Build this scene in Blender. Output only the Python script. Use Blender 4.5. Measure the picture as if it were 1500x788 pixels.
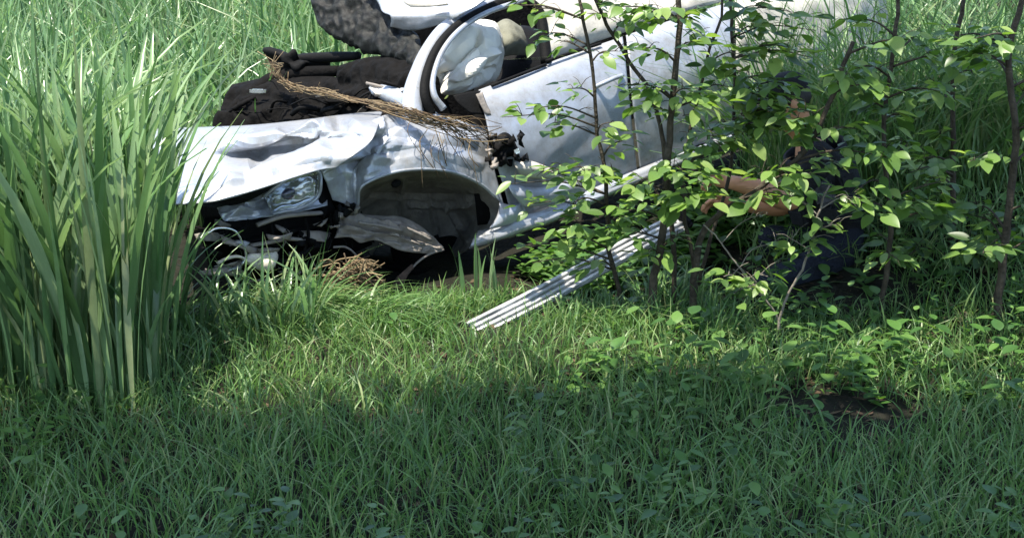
import bpy, bmesh, math, random
import numpy as np
from mathutils import Vector, noise, Matrix
random.seed(7); rng = np.random.default_rng(7)
for o in list(bpy.data.objects): bpy.data.objects.remove(o)
scene = bpy.context.scene; COL = scene.collection

# ---------------------------------------------------------------- camera, sky, sun, exposure
CAMH = 1.9; PITCH = math.radians(15); F = 2100.0
cam = bpy.data.cameras.new('camera'); cam.sensor_width = 36; cam.lens = 36 * F / 1500; cam.clip_end = 500
co = bpy.data.objects.new('camera', cam); COL.objects.link(co)
co.location = (0, 0, CAMH); co.rotation_euler = (math.pi / 2 - PITCH, 0, 0); scene.camera = co
SUN = Vector((-0.24, -0.20, 0.95)).normalized()
w = bpy.data.worlds.new('World'); scene.world = w; w.use_nodes = True
nt = w.node_tree; sky = nt.nodes.new('ShaderNodeTexSky'); sky.sky_type = 'NISHITA'; sky.sun_disc = False
sky.sun_elevation = math.asin(SUN.z); sky.sun_rotation = math.atan2(SUN.x, SUN.y)
nt.links.new(sky.outputs[0], nt.nodes['Background'].inputs[0]); nt.nodes['Background'].inputs[1].default_value = 0.15
sl = bpy.data.lights.new('sun', 'SUN'); sl.energy = 4.0; sl.angle = math.radians(.5); sl.color = (1, .94, .83)
so = bpy.data.objects.new('sun', sl); COL.objects.link(so); so.rotation_euler = SUN.to_track_quat('Z', 'Y').to_euler(); so.location = (3, -5, 9)
scene.view_settings.view_transform = 'Standard'; scene.view_settings.look = 'None'
scene.view_settings.exposure = 1.62; scene.view_settings.gamma = 1

# ---------------------------------------------------------------- pixel directions -> points
C = np.array([0, 0, CAMH])
def ray(x, y):
    dx = (x - 750) / F; dy = (394 - y) / F
    return np.array([dx, math.cos(PITCH) + dy * math.sin(PITCH), -math.sin(PITCH) + dy * math.cos(PITCH)])
def on(x, y, A, n): r = ray(x, y); return C + r * (n @ (A - C)) / (n @ r)
def at(x, y, Y): r = ray(x, y); return C + r * (Y / r[1])
YAW = math.radians(35)
SN = np.array([math.sin(YAW), -math.cos(YAW), .15]); SN /= np.linalg.norm(SN)      # outward normal of the car's flank
SA = at(640, 360, 6.9)
def S(x, y, off=0): return on(x, y, SA + SN * off, SN)
NF, NR, FR = S(240, 302), S(590, 197), S(390, 168, -1.25)
HN = np.cross(NF - NR, FR - NR); HN /= np.linalg.norm(HN)
if HN[2] < 0: HN = -HN
def Hd(x, y, off=0): return on(x, y, NR + HN * off, HN)
FW = S(690, 358) - S(850, 285); FW /= np.linalg.norm(FW)                            # towards the car's nose
UP = np.cross(FW, SN); UP = UP / np.linalg.norm(UP); UP = UP if UP[2] > 0 else -UP

def smooth(t): t = min(1, max(0, t)); return t * t * (3 - 2 * t)
def gz(x, y):
    t = (x + .1) * .78 + (y - 7.3) * .62
    z = .17 * max(0, min(t, 7)) * smooth(t / 1.2) + .03 * max(0, y - 8)
    z += .05 * noise.noise((x * .9, y * .9, 0)) + .02 * noise.noise((x * 3, y * 3, 5))
    return z

# ---------------------------------------------------------------- materials
def newmat(name):
    m = bpy.data.materials.new(name); m.use_nodes = True
    return m, m.node_tree, m.node_tree.nodes['Principled BSDF']
def mat(name, c, rough=.6, metal=0, var=.35, scale=8, bump=.2, bscale=60, coat=0, c2=None, spec=.5, bdist=.01):
    m, t, b = newmat(name)
    b.inputs['Roughness'].default_value = rough; b.inputs['Metallic'].default_value = metal
    b.inputs['Coat Weight'].default_value = coat; b.inputs['Specular IOR Level'].default_value = spec
    tc = t.nodes.new('ShaderNodeTexCoord'); n = t.nodes.new('ShaderNodeTexNoise'); n.inputs['Scale'].default_value = scale
    n.inputs['Detail'].default_value = 8; n.inputs['Roughness'].default_value = .65
    t.links.new(tc.outputs['Object'], n.inputs['Vector'])
    r = t.nodes.new('ShaderNodeValToRGB'); r.color_ramp.elements[0].position = .35; r.color_ramp.elements[1].position = .65
    c2 = c2 or tuple(v * (1 - var) for v in c)
    r.color_ramp.elements[0].color = (*c2, 1); r.color_ramp.elements[1].color = (*c, 1)
    t.links.new(n.outputs['Fac'], r.inputs[0]); t.links.new(r.outputs[0], b.inputs['Base Color'])
    if bump:
        n2 = t.nodes.new('ShaderNodeTexNoise'); n2.inputs['Scale'].default_value = bscale; n2.inputs['Detail'].default_value = 6
        t.links.new(tc.outputs['Object'], n2.inputs['Vector'])
        bp = t.nodes.new('ShaderNodeBump'); bp.inputs['Strength'].default_value = bump; bp.inputs['Distance'].default_value = bdist
        t.links.new(n2.outputs['Fac'], bp.inputs['Height']); t.links.new(bp.outputs[0], b.inputs['Normal'])
    return m
def leafmat(name, cols, trans=.35, rough=.35, island=True, spec=.5):
    m, t, b = newmat(name); out = t.nodes['Material Output']
    if island: g = t.nodes.new('ShaderNodeNewGeometry'); src = g.outputs['Random Per Island']
    else: g = t.nodes.new('ShaderNodeObjectInfo'); src = g.outputs['Random']
    r = t.nodes.new('ShaderNodeValToRGB'); e = r.color_ramp.elements
    e[0].position = 0; e[1].position = 1
    for i in range(1, len(cols) - 1): e.new(i / (len(cols) - 1))
    for q, c in zip(sorted(e, key=lambda q: q.position), cols): q.color = (*c, 1)
    t.links.new(src, r.inputs[0])
    tc = t.nodes.new('ShaderNodeTexCoord'); n = t.nodes.new('ShaderNodeTexNoise'); n.inputs['Scale'].default_value = 30; n.inputs['Detail'].default_value = 3
    t.links.new(tc.outputs['Object'], n.inputs['Vector'])
    mx = t.nodes.new('ShaderNodeMix'); mx.data_type = 'RGBA'; mx.blend_type = 'MULTIPLY'; mx.inputs[0].default_value = .5
    rr = t.nodes.new('ShaderNodeValToRGB'); rr.color_ramp.elements[0].color = (.45, .45, .4, 1); rr.color_ramp.elements[1].position = .6
    t.links.new(n.outputs['Fac'], rr.inputs[0]); t.links.new(r.outputs[0], mx.inputs[6]); t.links.new(rr.outputs[0], mx.inputs[7])
    t.links.new(mx.outputs[2], b.inputs['Base Color'])
    b.inputs['Roughness'].default_value = rough; b.inputs['Specular IOR Level'].default_value = spec
    tr = t.nodes.new('ShaderNodeBsdfTranslucent'); hs = t.nodes.new('ShaderNodeHueSaturation'); hs.inputs['Saturation'].default_value = 1.15; hs.inputs['Value'].default_value = 1.5
    hs.inputs['Hue'].default_value = .492
    t.links.new(mx.outputs[2], hs.inputs['Color']); t.links.new(hs.outputs[0], tr.inputs[0])
    ms = t.nodes.new('ShaderNodeMixShader'); ms.inputs[0].default_value = trans
    t.links.new(b.outputs[0], ms.inputs[1]); t.links.new(tr.outputs[0], ms.inputs[2]); t.links.new(ms.outputs[0], out.inputs[0])
    return m
def paintmat():
    m, t, b = newmat('silver_paint')
    b.inputs['Metallic'].default_value = .35; b.inputs['Roughness'].default_value = .34; b.inputs['Coat Weight'].default_value = .35; b.inputs['Coat Roughness'].default_value = .12
    tc = t.nodes.new('ShaderNodeTexCoord')
    def nz(s, d, ro=.6):
        n = t.nodes.new('ShaderNodeTexNoise'); n.inputs['Scale'].default_value = s; n.inputs['Detail'].default_value = d; n.inputs['Roughness'].default_value = ro
        t.links.new(tc.outputs['Object'], n.inputs['Vector']); return n
    def ramp(n, a, b_, ca, cb):
        r = t.nodes.new('ShaderNodeValToRGB'); r.color_ramp.elements[0].position = a; r.color_ramp.elements[1].position = b_
        r.color_ramp.elements[0].color = (*ca, 1); r.color_ramp.elements[1].color = (*cb, 1); t.links.new(n.outputs['Fac'], r.inputs[0]); return r
    dust = ramp(nz(6, 12, .75), .42, .66, (0, 0, 0), (1, 1, 1)); scr = ramp(nz(26, 14, .85), .60, .64, (0, 0, 0), (1, 1, 1))
    m1 = t.nodes.new('ShaderNodeMix'); m1.data_type = 'RGBA'; t.links.new(dust.outputs[0], m1.inputs[0])
    m1.inputs[6].default_value = (.39, .415, .46, 1); m1.inputs[7].default_value = (.24, .235, .225, 1)
    m2 = t.nodes.new('ShaderNodeMix'); m2.data_type = 'RGBA'; t.links.new(scr.outputs[0], m2.inputs[0]); t.links.new(m1.outputs[2], m2.inputs[6])
    m2.inputs[7].default_value = (.16, .145, .12, 1); t.links.new(m2.outputs[2], b.inputs['Base Color'])
    rr = t.nodes.new('ShaderNodeMapRange'); t.links.new(dust.outputs[0], rr.inputs[0]); rr.inputs[3].default_value = .3; rr.inputs[4].default_value = .6
    t.links.new(rr.outputs[0], b.inputs['Roughness'])
    bp = t.nodes.new('ShaderNodeBump'); bp.inputs['Strength'].default_value = .12; bp.inputs['Distance'].default_value = .004
    t.links.new(nz(30, 6).outputs['Fac'], bp.inputs['Height']); t.links.new(bp.outputs[0], b.inputs['Normal'])
    return m
M = {}
M['paint'] = paintmat()
M['dusty'] = mat('dusty_panel', (.42, .40, .35), .75, 0, .35, 6, .3, 40)
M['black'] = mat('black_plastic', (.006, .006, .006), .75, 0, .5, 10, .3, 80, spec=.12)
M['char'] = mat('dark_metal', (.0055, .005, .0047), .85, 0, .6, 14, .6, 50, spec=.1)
M['liner'] = mat('arch_felt', (.21, .195, .165), .9, 0, .45, 9, .5, 120, spec=.2)
M['torn'] = mat('torn_plastic', (.24, .21, .18), .7, 0, .4, 10, .4, 60)
M['fabric'] = mat('airbag_cloth', (.80, .77, .68), .9, 0, .18, 7, .3, 150, spec=.2)
M['seat'] = mat('seat_cloth', (.20, .20, .155), .9, 0, .3, 8, .4, 200, spec=.2)
M['chrome'] = mat('bright_metal', (.75, .77, .78), .18, .9, .15, 20, .1, 30)
M['alu'] = mat('ribbed_aluminium', (.62, .62, .61), .5, .3, .6, 11, .2, 60)
M['cream'] = mat('cream_plastic', (.62, .56, .47), .6, 0, .25, 15, .2, 60)
M['bark'] = mat('sapling_bark', (.075, .06, .042), .85, 0, .6, 25, .8, 90, spec=.2)
M['twig'] = mat('pale_twig', (.22, .19, .15), .8, 0, .45, 25, .5, 90, spec=.2)
M['rust'] = mat('rusty_rubber', (.10, .065, .045), .85, 0, .5, 18, .5, 70)
M['skin'] = mat('skin', (.52, .25, .13), .5, 0, .15, 12, .15, 120)
M['trousers'] = mat('navy_cloth', (.022, .026, .04), .9, 0, .4, 9, .5, 60, spec=.2, bdist=.03)
M['shirt'] = mat('black_cloth', (.018, .018, .02), .9, 0, .4, 9, .5, 60, spec=.2, bdist=.03)
M['vest'] = mat('charcoal_nylon', (.022, .023, .027), .8, 0, .4, 12, .5, 90, spec=.2)
M['greycloth'] = mat('grey_nylon', (.10, .10, .115), .8, 0, .6, 25, .5, 90, spec=.2)
M['cap'] = mat('black_cap_cloth', (.015, .015, .016), .9, 0, .3, 12, .3, 150, spec=.2)
M['hair'] = mat('dark_hair', (.02, .014, .01), .6, 0, .3, 40, .5, 200)
M['blue'] = mat('indigo_lens', (.03, .03, .10), .15, 0, .3, 20, 0)
M['pink'] = mat('pink_badge', (.7, .32, .28), .5, 0, .1, 20, 0)
M['ground'] = mat('soil', (.017, .0155, .011), .95, 0, .6, 5, .9, 25, c2=(.010, .011, .006), spec=.15, bdist=.04)
M['grass'] = leafmat('tall_grass', [(.03, .075, .025), (.09, .18, .065), (.17, .28, .12), (.30, .40, .21), (.10, .20, .07), (.20, .32, .13), (.05, .11, .035), (.28, .33, .16)], .35, .3)
M['turf'] = leafmat('short_grass', [(.045, .11, .03), (.10, .20, .055), (.17, .28, .085), (.08, .17, .045), (.26, .31, .13)], .35, .45)
M['reed'] = leafmat('broad_blade', [(.05, .11, .035), (.13, .23, .085), (.22, .33, .14), (.30, .40, .22), (.06, .13, .045), (.22, .33, .15), (.13, .24, .09)], .3, .28, island=False)
M['leaf'] = leafmat('sapling_leaf', [(.055, .11, .028), (.11, .20, .042), (.17, .28, .06), (.28, .38, .11), (.07, .14, .03), (.14, .24, .05), (.035, .075, .02)], .45, .4, island=False)
M['weed'] = leafmat('weed_leaf', [(.03, .08, .02), (.07, .16, .03), (.12, .22, .05)], .35, .4)
M['crown'] = leafmat('tree_leaf', [(.03, .07, .018), (.06, .13, .03), (.09, .18, .04)], .3, .45)
M['straw'] = leafmat('dry_straw', [(.20, .14, .075), (.10, .065, .04), (.34, .26, .15), (.05, .033, .022)], .15, .7, spec=.2)
M['litter'] = leafmat('leaf_litter', [(.07, .045, .025), (.03, .02, .014), (.11, .08, .045), (.05, .035, .02)], .1, .8, spec=.2)
def crazed():
    m, t, b = newmat('crazed_glass'); b.inputs['Roughness'].default_value = .6; b.inputs['Specular IOR Level'].default_value = .2
    tc = t.nodes.new('ShaderNodeTexCoord'); v = t.nodes.new('ShaderNodeTexVoronoi'); v.feature = 'DISTANCE_TO_EDGE'; v.inputs['Scale'].default_value = 130
    n = t.nodes.new('ShaderNodeTexNoise'); n.inputs['Scale'].default_value = 38; n.inputs['Detail'].default_value = 8
    t.links.new(tc.outputs['Object'], v.inputs['Vector']); t.links.new(tc.outputs['Object'], n.inputs['Vector'])
    r = t.nodes.new('ShaderNodeValToRGB'); r.color_ramp.elements[0].color = (.028, .029, .027, 1); r.color_ramp.elements[1].color = (.010, .011, .009, 1); r.color_ramp.elements[1].position = .12
    r2 = t.nodes.new('ShaderNodeValToRGB'); r2.color_ramp.elements[0].position = .4; r2.color_ramp.elements[0].color = (.15, .15, .15, 1); r2.color_ramp.elements[1].position = .65
    mx = t.nodes.new('ShaderNodeMix'); mx.data_type = 'RGBA'; mx.blend_type = 'MULTIPLY'; mx.inputs[0].default_value = 1
    t.links.new(v.outputs['Distance'], r.inputs[0]); t.links.new(n.outputs['Fac'], r2.inputs[0]); t.links.new(r.outputs[0], mx.inputs[6]); t.links.new(r2.outputs[0], mx.inputs[7])
    t.links.new(mx.outputs[2], b.inputs['Base Color'])
    bp = t.nodes.new('ShaderNodeBump'); bp.inputs['Strength'].default_value = .3; bp.inputs['Distance'].default_value = .006
    t.links.new(v.outputs['Distance'], bp.inputs['Height']); t.links.new(bp.outputs[0], b.inputs['Normal'])
    return m
M['crazed'] = crazed()
def glassmat():
    m, t, b = newmat('clear_lens'); b.inputs['Transmission Weight'].default_value = .97; b.inputs['Roughness'].default_value = .06
    b.inputs['Base Color'].default_value = (.93, .95, .97, 1); b.inputs['IOR'].default_value = 1.3
    return m
M['lens'] = glassmat()

J = lambda a: random.uniform(-a, a)
# ---------------------------------------------------------------- mesh helpers
def link(name, me, m, parent=None, smooth_=True):
    o = bpy.data.objects.new(name, me); COL.objects.link(o)
    if m is not None and not me.materials: me.materials.append(M[m])
    if smooth_ and len(me.polygons): me.polygons.foreach_set('use_smooth', [True] * len(me.polygons))
    if parent is not None:
        o.parent = parent
        o.matrix_parent_inverse = parent.matrix_basis.inverted()
    return o
def pd(name, v, f, m, parent=None, smooth_=True):
    me = bpy.data.meshes.new(name); me.from_pydata([tuple(map(float, p)) for p in v], [], f); me.update()
    return link(name, me, m, parent, smooth_)
def npmesh(name, V, Q):
    me = bpy.data.meshes.new(name); me.vertices.add(len(V)); me.vertices.foreach_set('co', V.astype(np.float32).ravel())
    k = Q.shape[1]; me.loops.add(Q.size); me.loops.foreach_set('vertex_index', Q.astype(np.int32).ravel())
    me.polygons.add(len(Q)); me.polygons.foreach_set('loop_start', np.arange(0, Q.size, k, dtype=np.int32))
    me.update(calc_edges=True); return me
def tag(o, label, cat=None, group=None, kind=None):
    if label: o['label'] = label
    if cat: o['category'] = cat
    if group: o['group'] = group
    if kind: o['kind'] = kind
    return o
def empty(name, loc):
    o = bpy.data.objects.new(name, None); COL.objects.link(o); o.location = [float(v) for v in loc]; o.empty_display_size = .1; return o
def crom(P, t):                                               # Catmull-Rom through the first axis of P
    n = len(P) - 1; i = np.minimum((t * n).astype(int), n - 1); u = (t * n - i)
    u = u.reshape(-1, *([1] * (P.ndim - 1)))
    E = np.concatenate([[2 * P[0] - P[1]], P, [2 * P[-1] - P[-2]]])
    a, b, c, d = E[i], E[i + 1], E[i + 2], E[i + 3]
    return .5 * (2 * b + (c - a) * u + (2 * a - 5 * b + 4 * c - d) * u ** 2 + (3 * b - a - 3 * c + d) * u ** 3)
def crumple(p, s, amp, f):
    q = Vector((p[0] * f + s, p[1] * f, p[2] * f))
    r = 1 - 2 * abs(noise.noise(q)); r2 = 1 - 2 * abs(noise.noise(q * 2.3 + Vector((3, 1, 7))))
    return amp * (r * .7 + r2 * .4)
def proj(p):
    v = p - C; d = v[1] * math.cos(PITCH) - v[2] * math.sin(PITCH); u = v[1] * math.sin(PITCH) + v[2] * math.cos(PITCH)
    return 750 + F * v[0] / d, 394 - F * u / d
def crease(px, py, L):
    s = 0
    for x0, y0, x1, y1, amp, wd in L:                          # a tent-shaped fold along a line
        dx, dy = x1 - x0, y1 - y0; t = min(1, max(0, ((px - x0) * dx + (py - y0) * dy) / (dx * dx + dy * dy)))
        d = math.hypot(px - x0 - t * dx, py - y0 - t * dy); s += amp * max(0, 1 - d / wd)
    return s
def patch(name, rows, m, parent, nu=40, nv=16, base=S, crump=0, cf=4, seed=0, thick=.006, lin=False, folds=None):
    G = np.array([[base(*p) if len(p) < 4 else at(*p[:2], p[3]) for p in r] for r in rows])
    if lin:
        def ip(P, t):
            n = len(P) - 1; i = np.minimum((t * n).astype(int), n - 1); u = (t * n - i).reshape(-1, *([1] * (P.ndim - 1))); return P[i] * (1 - u) + P[i + 1] * u
    else: ip = crom
    G = ip(G, np.linspace(0, 1, nv)); G = np.swapaxes(ip(np.swapaxes(G, 0, 1), np.linspace(0, 1, nu)), 0, 1)
    nrm = np.cross(np.gradient(G, axis=1), np.gradient(G, axis=0)); nrm /= (np.linalg.norm(nrm, axis=2, keepdims=True) + 1e-9)
    flip = np.mean(np.sum(nrm * (C - G), axis=2)) < 0
    if crump:
        for i in range(nv):
            for j in range(nu):
                fade = min(1, i / (.16 * nv), (nv - 1 - i) / (.1 * nv), j / (.05 * nu) + .25, (nu - 1 - j) / (.05 * nu) + .25)
                nv_ = -nrm[i, j] if nrm[i, j] @ (C - G[i, j]) < 0 else nrm[i, j]
                G[i, j] += nv_ * fade * (crumple(G[i, j], seed, crump, cf) + (crease(*proj(G[i, j]), folds) if folds else 0))
    V = G.reshape(-1, 3); I = np.arange(nu * nv).reshape(nv, nu)
    q = [(I[i, j], I[i + 1, j], I[i + 1, j + 1], I[i, j + 1]) for i in range(nv - 1) for j in range(nu - 1)]
    if not flip: q = [x[::-1] for x in q]
    o = pd(name, V, [tuple(int(k) for k in x) for x in q], m, parent)
    # faces look towards the viewer's side; thickness grows away from it
    nn = o.data.polygons[len(q) // 2].normal; cc = o.data.polygons[len(q) // 2].center
    if nn.dot(Vector(C) - cc) < 0: o.data.flip_normals()
    if folds: o.data.set_sharp_from_angle(angle=math.radians(11))
    s = o.modifiers.new('thickness', 'SOLIDIFY'); s.thickness = thick; s.offset = -1
    return o
def tube_geo(P, R, sides=8, flat=1.0, cap=True):
    P = np.array(P, float); n = len(P); R = np.broadcast_to(np.array(R, float), (n,)); V = []; f = []
    T = np.gradient(P, axis=0); ref = np.array([0, 0, 1.0])
    if abs(T[0] @ ref) > .9 * np.linalg.norm(T[0]): ref = np.array([1.0, 0, 0])
    for i in range(n):
        t = T[i] / (np.linalg.norm(T[i]) + 1e-9); a = np.cross(t, ref); a /= np.linalg.norm(a) + 1e-9; b = np.cross(a, t); ref = b
        for k in range(sides):
            th = 2 * math.pi * k / sides; V.append(P[i] + R[i] * (a * math.cos(th) + b * math.sin(th) * flat))
    for i in range(n - 1):
        for k in range(sides):
            f.append((i * sides + k, i * sides + (k + 1) % sides, (i + 1) * sides + (k + 1) % sides, (i + 1) * sides + k))
    if cap: f.append(tuple(range(sides))[::-1]); f.append(tuple((n - 1) * sides + k for k in range(sides)))
    return V, f
def spline(P, n=24): return crom(np.array(P, float), np.linspace(0, 1, n))
def tube(name, P, R, m, parent=None, n=24, sides=8, flat=1.0):
    P = spline(P, n); R = np.interp(np.linspace(0, 1, n), np.linspace(0, 1, len(np.atleast_1d(R))), np.atleast_1d(R)) if np.ndim(R) else R
    v, f = tube_geo(P, R, sides, flat); return pd(name, v, f, m, parent)
def box(name, c, ax, half, m, parent, bev=.01, jit=0):
    bm = bmesh.new(); bmesh.ops.create_cube(bm, size=2)
    if bev: bmesh.ops.bevel(bm, geom=bm.edges[:], offset=min(.45, bev / min(half)), segments=2, affect='EDGES') if bev / min(half) < .45 else None
    for v in bm.verts:
        p = sum((np.array(ax[k]) * half[k] * v.co[k] for k in range(3)), np.array(c, float))
        if jit: p = p + np.array(noise.noise_vector(Vector(p * 9))) * jit
        v.co = Vector(p)
    bmesh.ops.recalc_face_normals(bm, faces=bm.faces)
    me = bpy.data.meshes.new(name); bm.to_mesh(me); bm.free(); return link(name, me, m, parent, False)
def blob(name, c, r, m, parent, amp=.25, f=6, sub=3, ax=None):
    bm = bmesh.new(); bmesh.ops.create_icosphere(bm, subdivisions=sub, radius=1)
    ax = ax if ax is not None else np.eye(3)
    for v in bm.verts:
        d = np.array(v.co); p = np.array(c) + sum(np.array(ax[k]) * r[k] * d[k] for k in range(3))
        p = p + (p - np.array(c)) * amp * noise.noise(Vector(p * f)); v.co = Vector(p)
    me = bpy.data.meshes.new(name); bm.to_mesh(me); bm.free(); return link(name, me, m, parent)

# ---------------------------------------------------------------- ground
gx = np.concatenate([np.linspace(-90, -7, 12), np.linspace(-6, 6, 81), np.linspace(7, 90, 12)])
gy = np.concatenate([np.linspace(-60, 2, 8), np.linspace(2.5, 14, 80), np.linspace(15, 140, 14)])
V = np.array([[x, y, gz(x, y)] for y in gy for x in gx]); nx = len(gx)
I = np.arange(len(V)).reshape(len(gy), nx)
Q = np.stack([I[:-1, :-1], I[:-1, 1:], I[1:, 1:], I[1:, :-1]], -1).reshape(-1, 4)
tag(link('ground', npmesh('ground', V, Q), 'ground'), None, kind='structure')

# ---------------------------------------------------------------- the wrecked car
nose = S(600, 380); car = empty('wrecked_car', (nose[0] - .4 * SN[0], nose[1] - .4 * SN[1], gz(*nose[:2])))
bpy.context.view_layer.update()
tag(car, 'crashed silver car with crumpled bonnet and missing front wheel, half sunk in tall grass', 'car')
IN = -SN
def shatter(x0, x1, y0, y1, n, amp, seed, ang, k_=1.0):
    r = random.Random(seed); L = []
    for k in range(n):
        x = r.uniform(x0, x1); y = r.uniform(y0, y1); a = ang + r.gauss(0, .4); l = r.uniform(14, 46) * k_
        L.append((x - math.cos(a) * l, y - math.sin(a) * l, x + math.cos(a) * l, y + math.sin(a) * l, r.choice((-1, 1)) * amp * r.uniform(.4, 1), r.uniform(6, 13) * k_))
    return L
# bonnet: a creased sheet seen at a low angle
hood = patch('bonnet', [
    [(214, 192, 0), (236, 188, .0), (300, 186, .02), (370, 183, .0), (440, 176, .01), (510, 167, .03), (560, 163, .05)],
    [(217, 219, 0), (240, 216, .02), (300, 211, .05), (372, 205, .03), (440, 192, .06), (505, 186, .10), (552, 190, .09)],
    [(221, 248, 0), (244, 246, -.02), (305, 236, .0), (372, 222, -.04), (440, 208, .0), (498, 206, .05), (540, 210, .06)],
    [(227, 282, 0), (250, 278, .01), (310, 262, .03), (376, 246, .03), (436, 230, .05), (488, 224, .06), (520, 226, .05)],
    [(230, 305, -.03), (254, 300, -.02), (316, 294, -.02), (380, 276, -.01), (436, 258, .0), (470, 249, .0), (492, 246, .0)],
], 'paint', car, 130, 70, Hd, .003, 9, 3, folds=[(225, 292, 300, 262, -0.038, 19), (300, 262, 380, 232, -0.043, 19), (380, 232, 450, 198, -0.043, 17), (450, 198, 495, 184, -0.043, 14),
   (250, 284, 340, 268, 0.025, 20), (340, 268, 470, 226, 0.034, 19), (330, 215, 420, 196, 0.025, 16), (300, 200, 360, 192, -0.025, 12), (420, 192, 440, 178, -0.034, 13), (470, 190, 480, 172, 0.034, 13), (495, 172, 520, 196, -0.034, 13), (410, 252, 470, 236, -0.025, 13), (240, 225, 330, 205, -0.021, 14)] + shatter(300, 540, 180, 255, 4, .016, 4, -.4, 2.2))
# fender over the empty wheel arch
fend = patch('front_fender', [
    [(470, 250, .0), (500, 214, -.05), (536, 182, -.06), (566, 168, -.09), (604, 162, -.10), (650, 170, -.08), (690, 182, -.06), (712, 186, -.06)],
    [(474, 256, .01), (503, 228, .02), (536, 202, .03), (570, 188, -.02), (608, 184, -.03), (652, 192, -.01), (690, 200, -.02), (716, 206, -.03)],
    [(479, 268, .0), (508, 250, -.02), (538, 226, -.03), (578, 210, .03), (612, 206, .05), (654, 214, .04), (694, 226, .0), (722, 236, -.03)],
    [(483, 281, -.03), (512, 270, -.03), (536, 247, .02), (578, 232, .05), (616, 226, .07), (658, 232, .06), (698, 248, .02), (728, 262, -.02)],
    [(487, 293, -.05), (522, 301, -.03), (530, 272, .05), (572, 253, .07), (618, 247, .08), (662, 251, .07), (702, 268, .03), (738, 300, .0)],
], 'paint', car, 130, 90, S, .003, 11, 9, folds=[(498, 212, 556, 172, 0.039, 12), (556, 172, 560, 196, 0.033, 9), (506, 222, 556, 200, -0.033, 9), (500, 232, 548, 218, 0.028, 9), (548, 218, 566, 206, 0.022, 8), (520, 214, 536, 206, 0.028, 7),
   (500, 245, 560, 225, -0.025, 9), (560, 225, 640, 212, -0.011, 12), (575, 190, 690, 206, 0.017, 12), (600, 205, 640, 200, -0.011, 9), (514, 250, 516, 296, 0.019, 8), (530, 240, 570, 235, 0.017, 8), (640, 220, 700, 240, 0.011, 12), (600, 172, 640, 184, -0.017, 9), (540, 185, 552, 205, -0.022, 6)] + shatter(492, 566, 176, 250, 9, .028, 6, -.6, 1.3))
tube('arch_lip', [S(524, 301, -.02), S(530, 273, .05), S(572, 254, .07), S(618, 248, .08), S(662, 252, .07), S(702, 269, .03), S(726, 289, .0)], .008, 'paint', car, 50)
# inside of the wheel arch
patch('arch_liner', [
    [(524, 300, -.03), (532, 274, .03), (574, 256, .05), (620, 251, .06), (664, 256, .05), (704, 274, .01), (742, 312, -.02), (700, 356, -.02)],
    [(521, 318, -.25), (530, 284, -.22), (572, 270, -.22), (614, 266, -.22), (652, 272, -.22), (688, 290, -.2), (708, 322, -.18), (680, 368, -.2)],
    [(525, 350, -.5), (532, 310, -.5), (570, 296, -.5), (606, 292, -.5), (638, 298, -.5), (664, 312, -.5), (676, 336, -.5), (655, 384, -.5)],
    [(545, 375, -.62), (560, 350, -.62), (580, 340, -.62), (600, 336, -.62), (618, 342, -.62), (630, 350, -.62), (632, 362, -.62), (625, 390, -.62)],
], 'liner', car, 80, 60, S, .008, 9, 21, folds=[(545, 285, 700, 288, -.03, 5), (600, 300, 690, 300, .025, 6), (655, 300, 690, 360, .03, 5), (590, 265, 580, 330, .02, 5), (630, 290, 640, 345, -.02, 6)])
blob('liner_hole_blob', S(580, 269, -.05), (.03, .02, .022), 'black', car, .2, 9, 2, (FW, SN, UP))  # black blob standing in for the dark of a hole in the liner
# torn splash guard hanging from the arch, scalloped lower edge
patch('torn_splash_guard', [
    [(497, 318, -.10), (512, 308, -.09), (535, 314, -.08), (562, 316, -.06), (590, 318, -.04), (620, 334, -.02), (650, 362, .0)],
    [(495, 330, -.04), (515, 322, -.03), (540, 330, -.02), (566, 332, .0), (592, 336, .02), (618, 350, .03), (649, 366, .02)],
    [(493, 340, -.02), (512, 336, -.01), (538, 340, .0), (566, 346, .01), (592, 352, .03), (616, 360, .03), (647, 368, .02)],
    [(490, 349, .0), (513, 348, .0), (528, 356, .01), (548, 352, .02), (566, 358, .03), (590, 368, .04), (628, 372, .03)],
], 'torn', car, 90, 40, S, .012, 16, 5, .006, folds=[(500, 326, 640, 358, -.03, 5), (505, 334, 620, 356, .025, 5), (520, 318, 640, 350, .02, 5), (500, 342, 600, 356, -.02, 5)] + shatter(500, 640, 315, 365, 14, .015, 3, .3))
for a, b in (((525, 326), (590, 338)), ((585, 330), (632, 352))):
    tube('guard_ridge', [S(*a, .03), S((a[0] + b[0]) / 2, (a[1] + b[1]) / 2 - 1, .045), S(*b, .045)], .008, 'torn', car, 12, 6)
tube('guard_edge_wire', [S(650, 366, .02), S(630, 372, .03), S(612, 384, .02), S(596, 402, .0)], .006, 'torn', car, 16, 6)
patch('hanging_rubber_strap', [[(604, 386, .02), (606, 392, .04)], [(590, 398, .02), (598, 402, .04)], [(577, 412, .0), (590, 420, .03)], [(571, 436, .0), (586, 440, .02)]],
      'rust', car, 6, 16, S, .004, 16, 2, .012)
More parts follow.
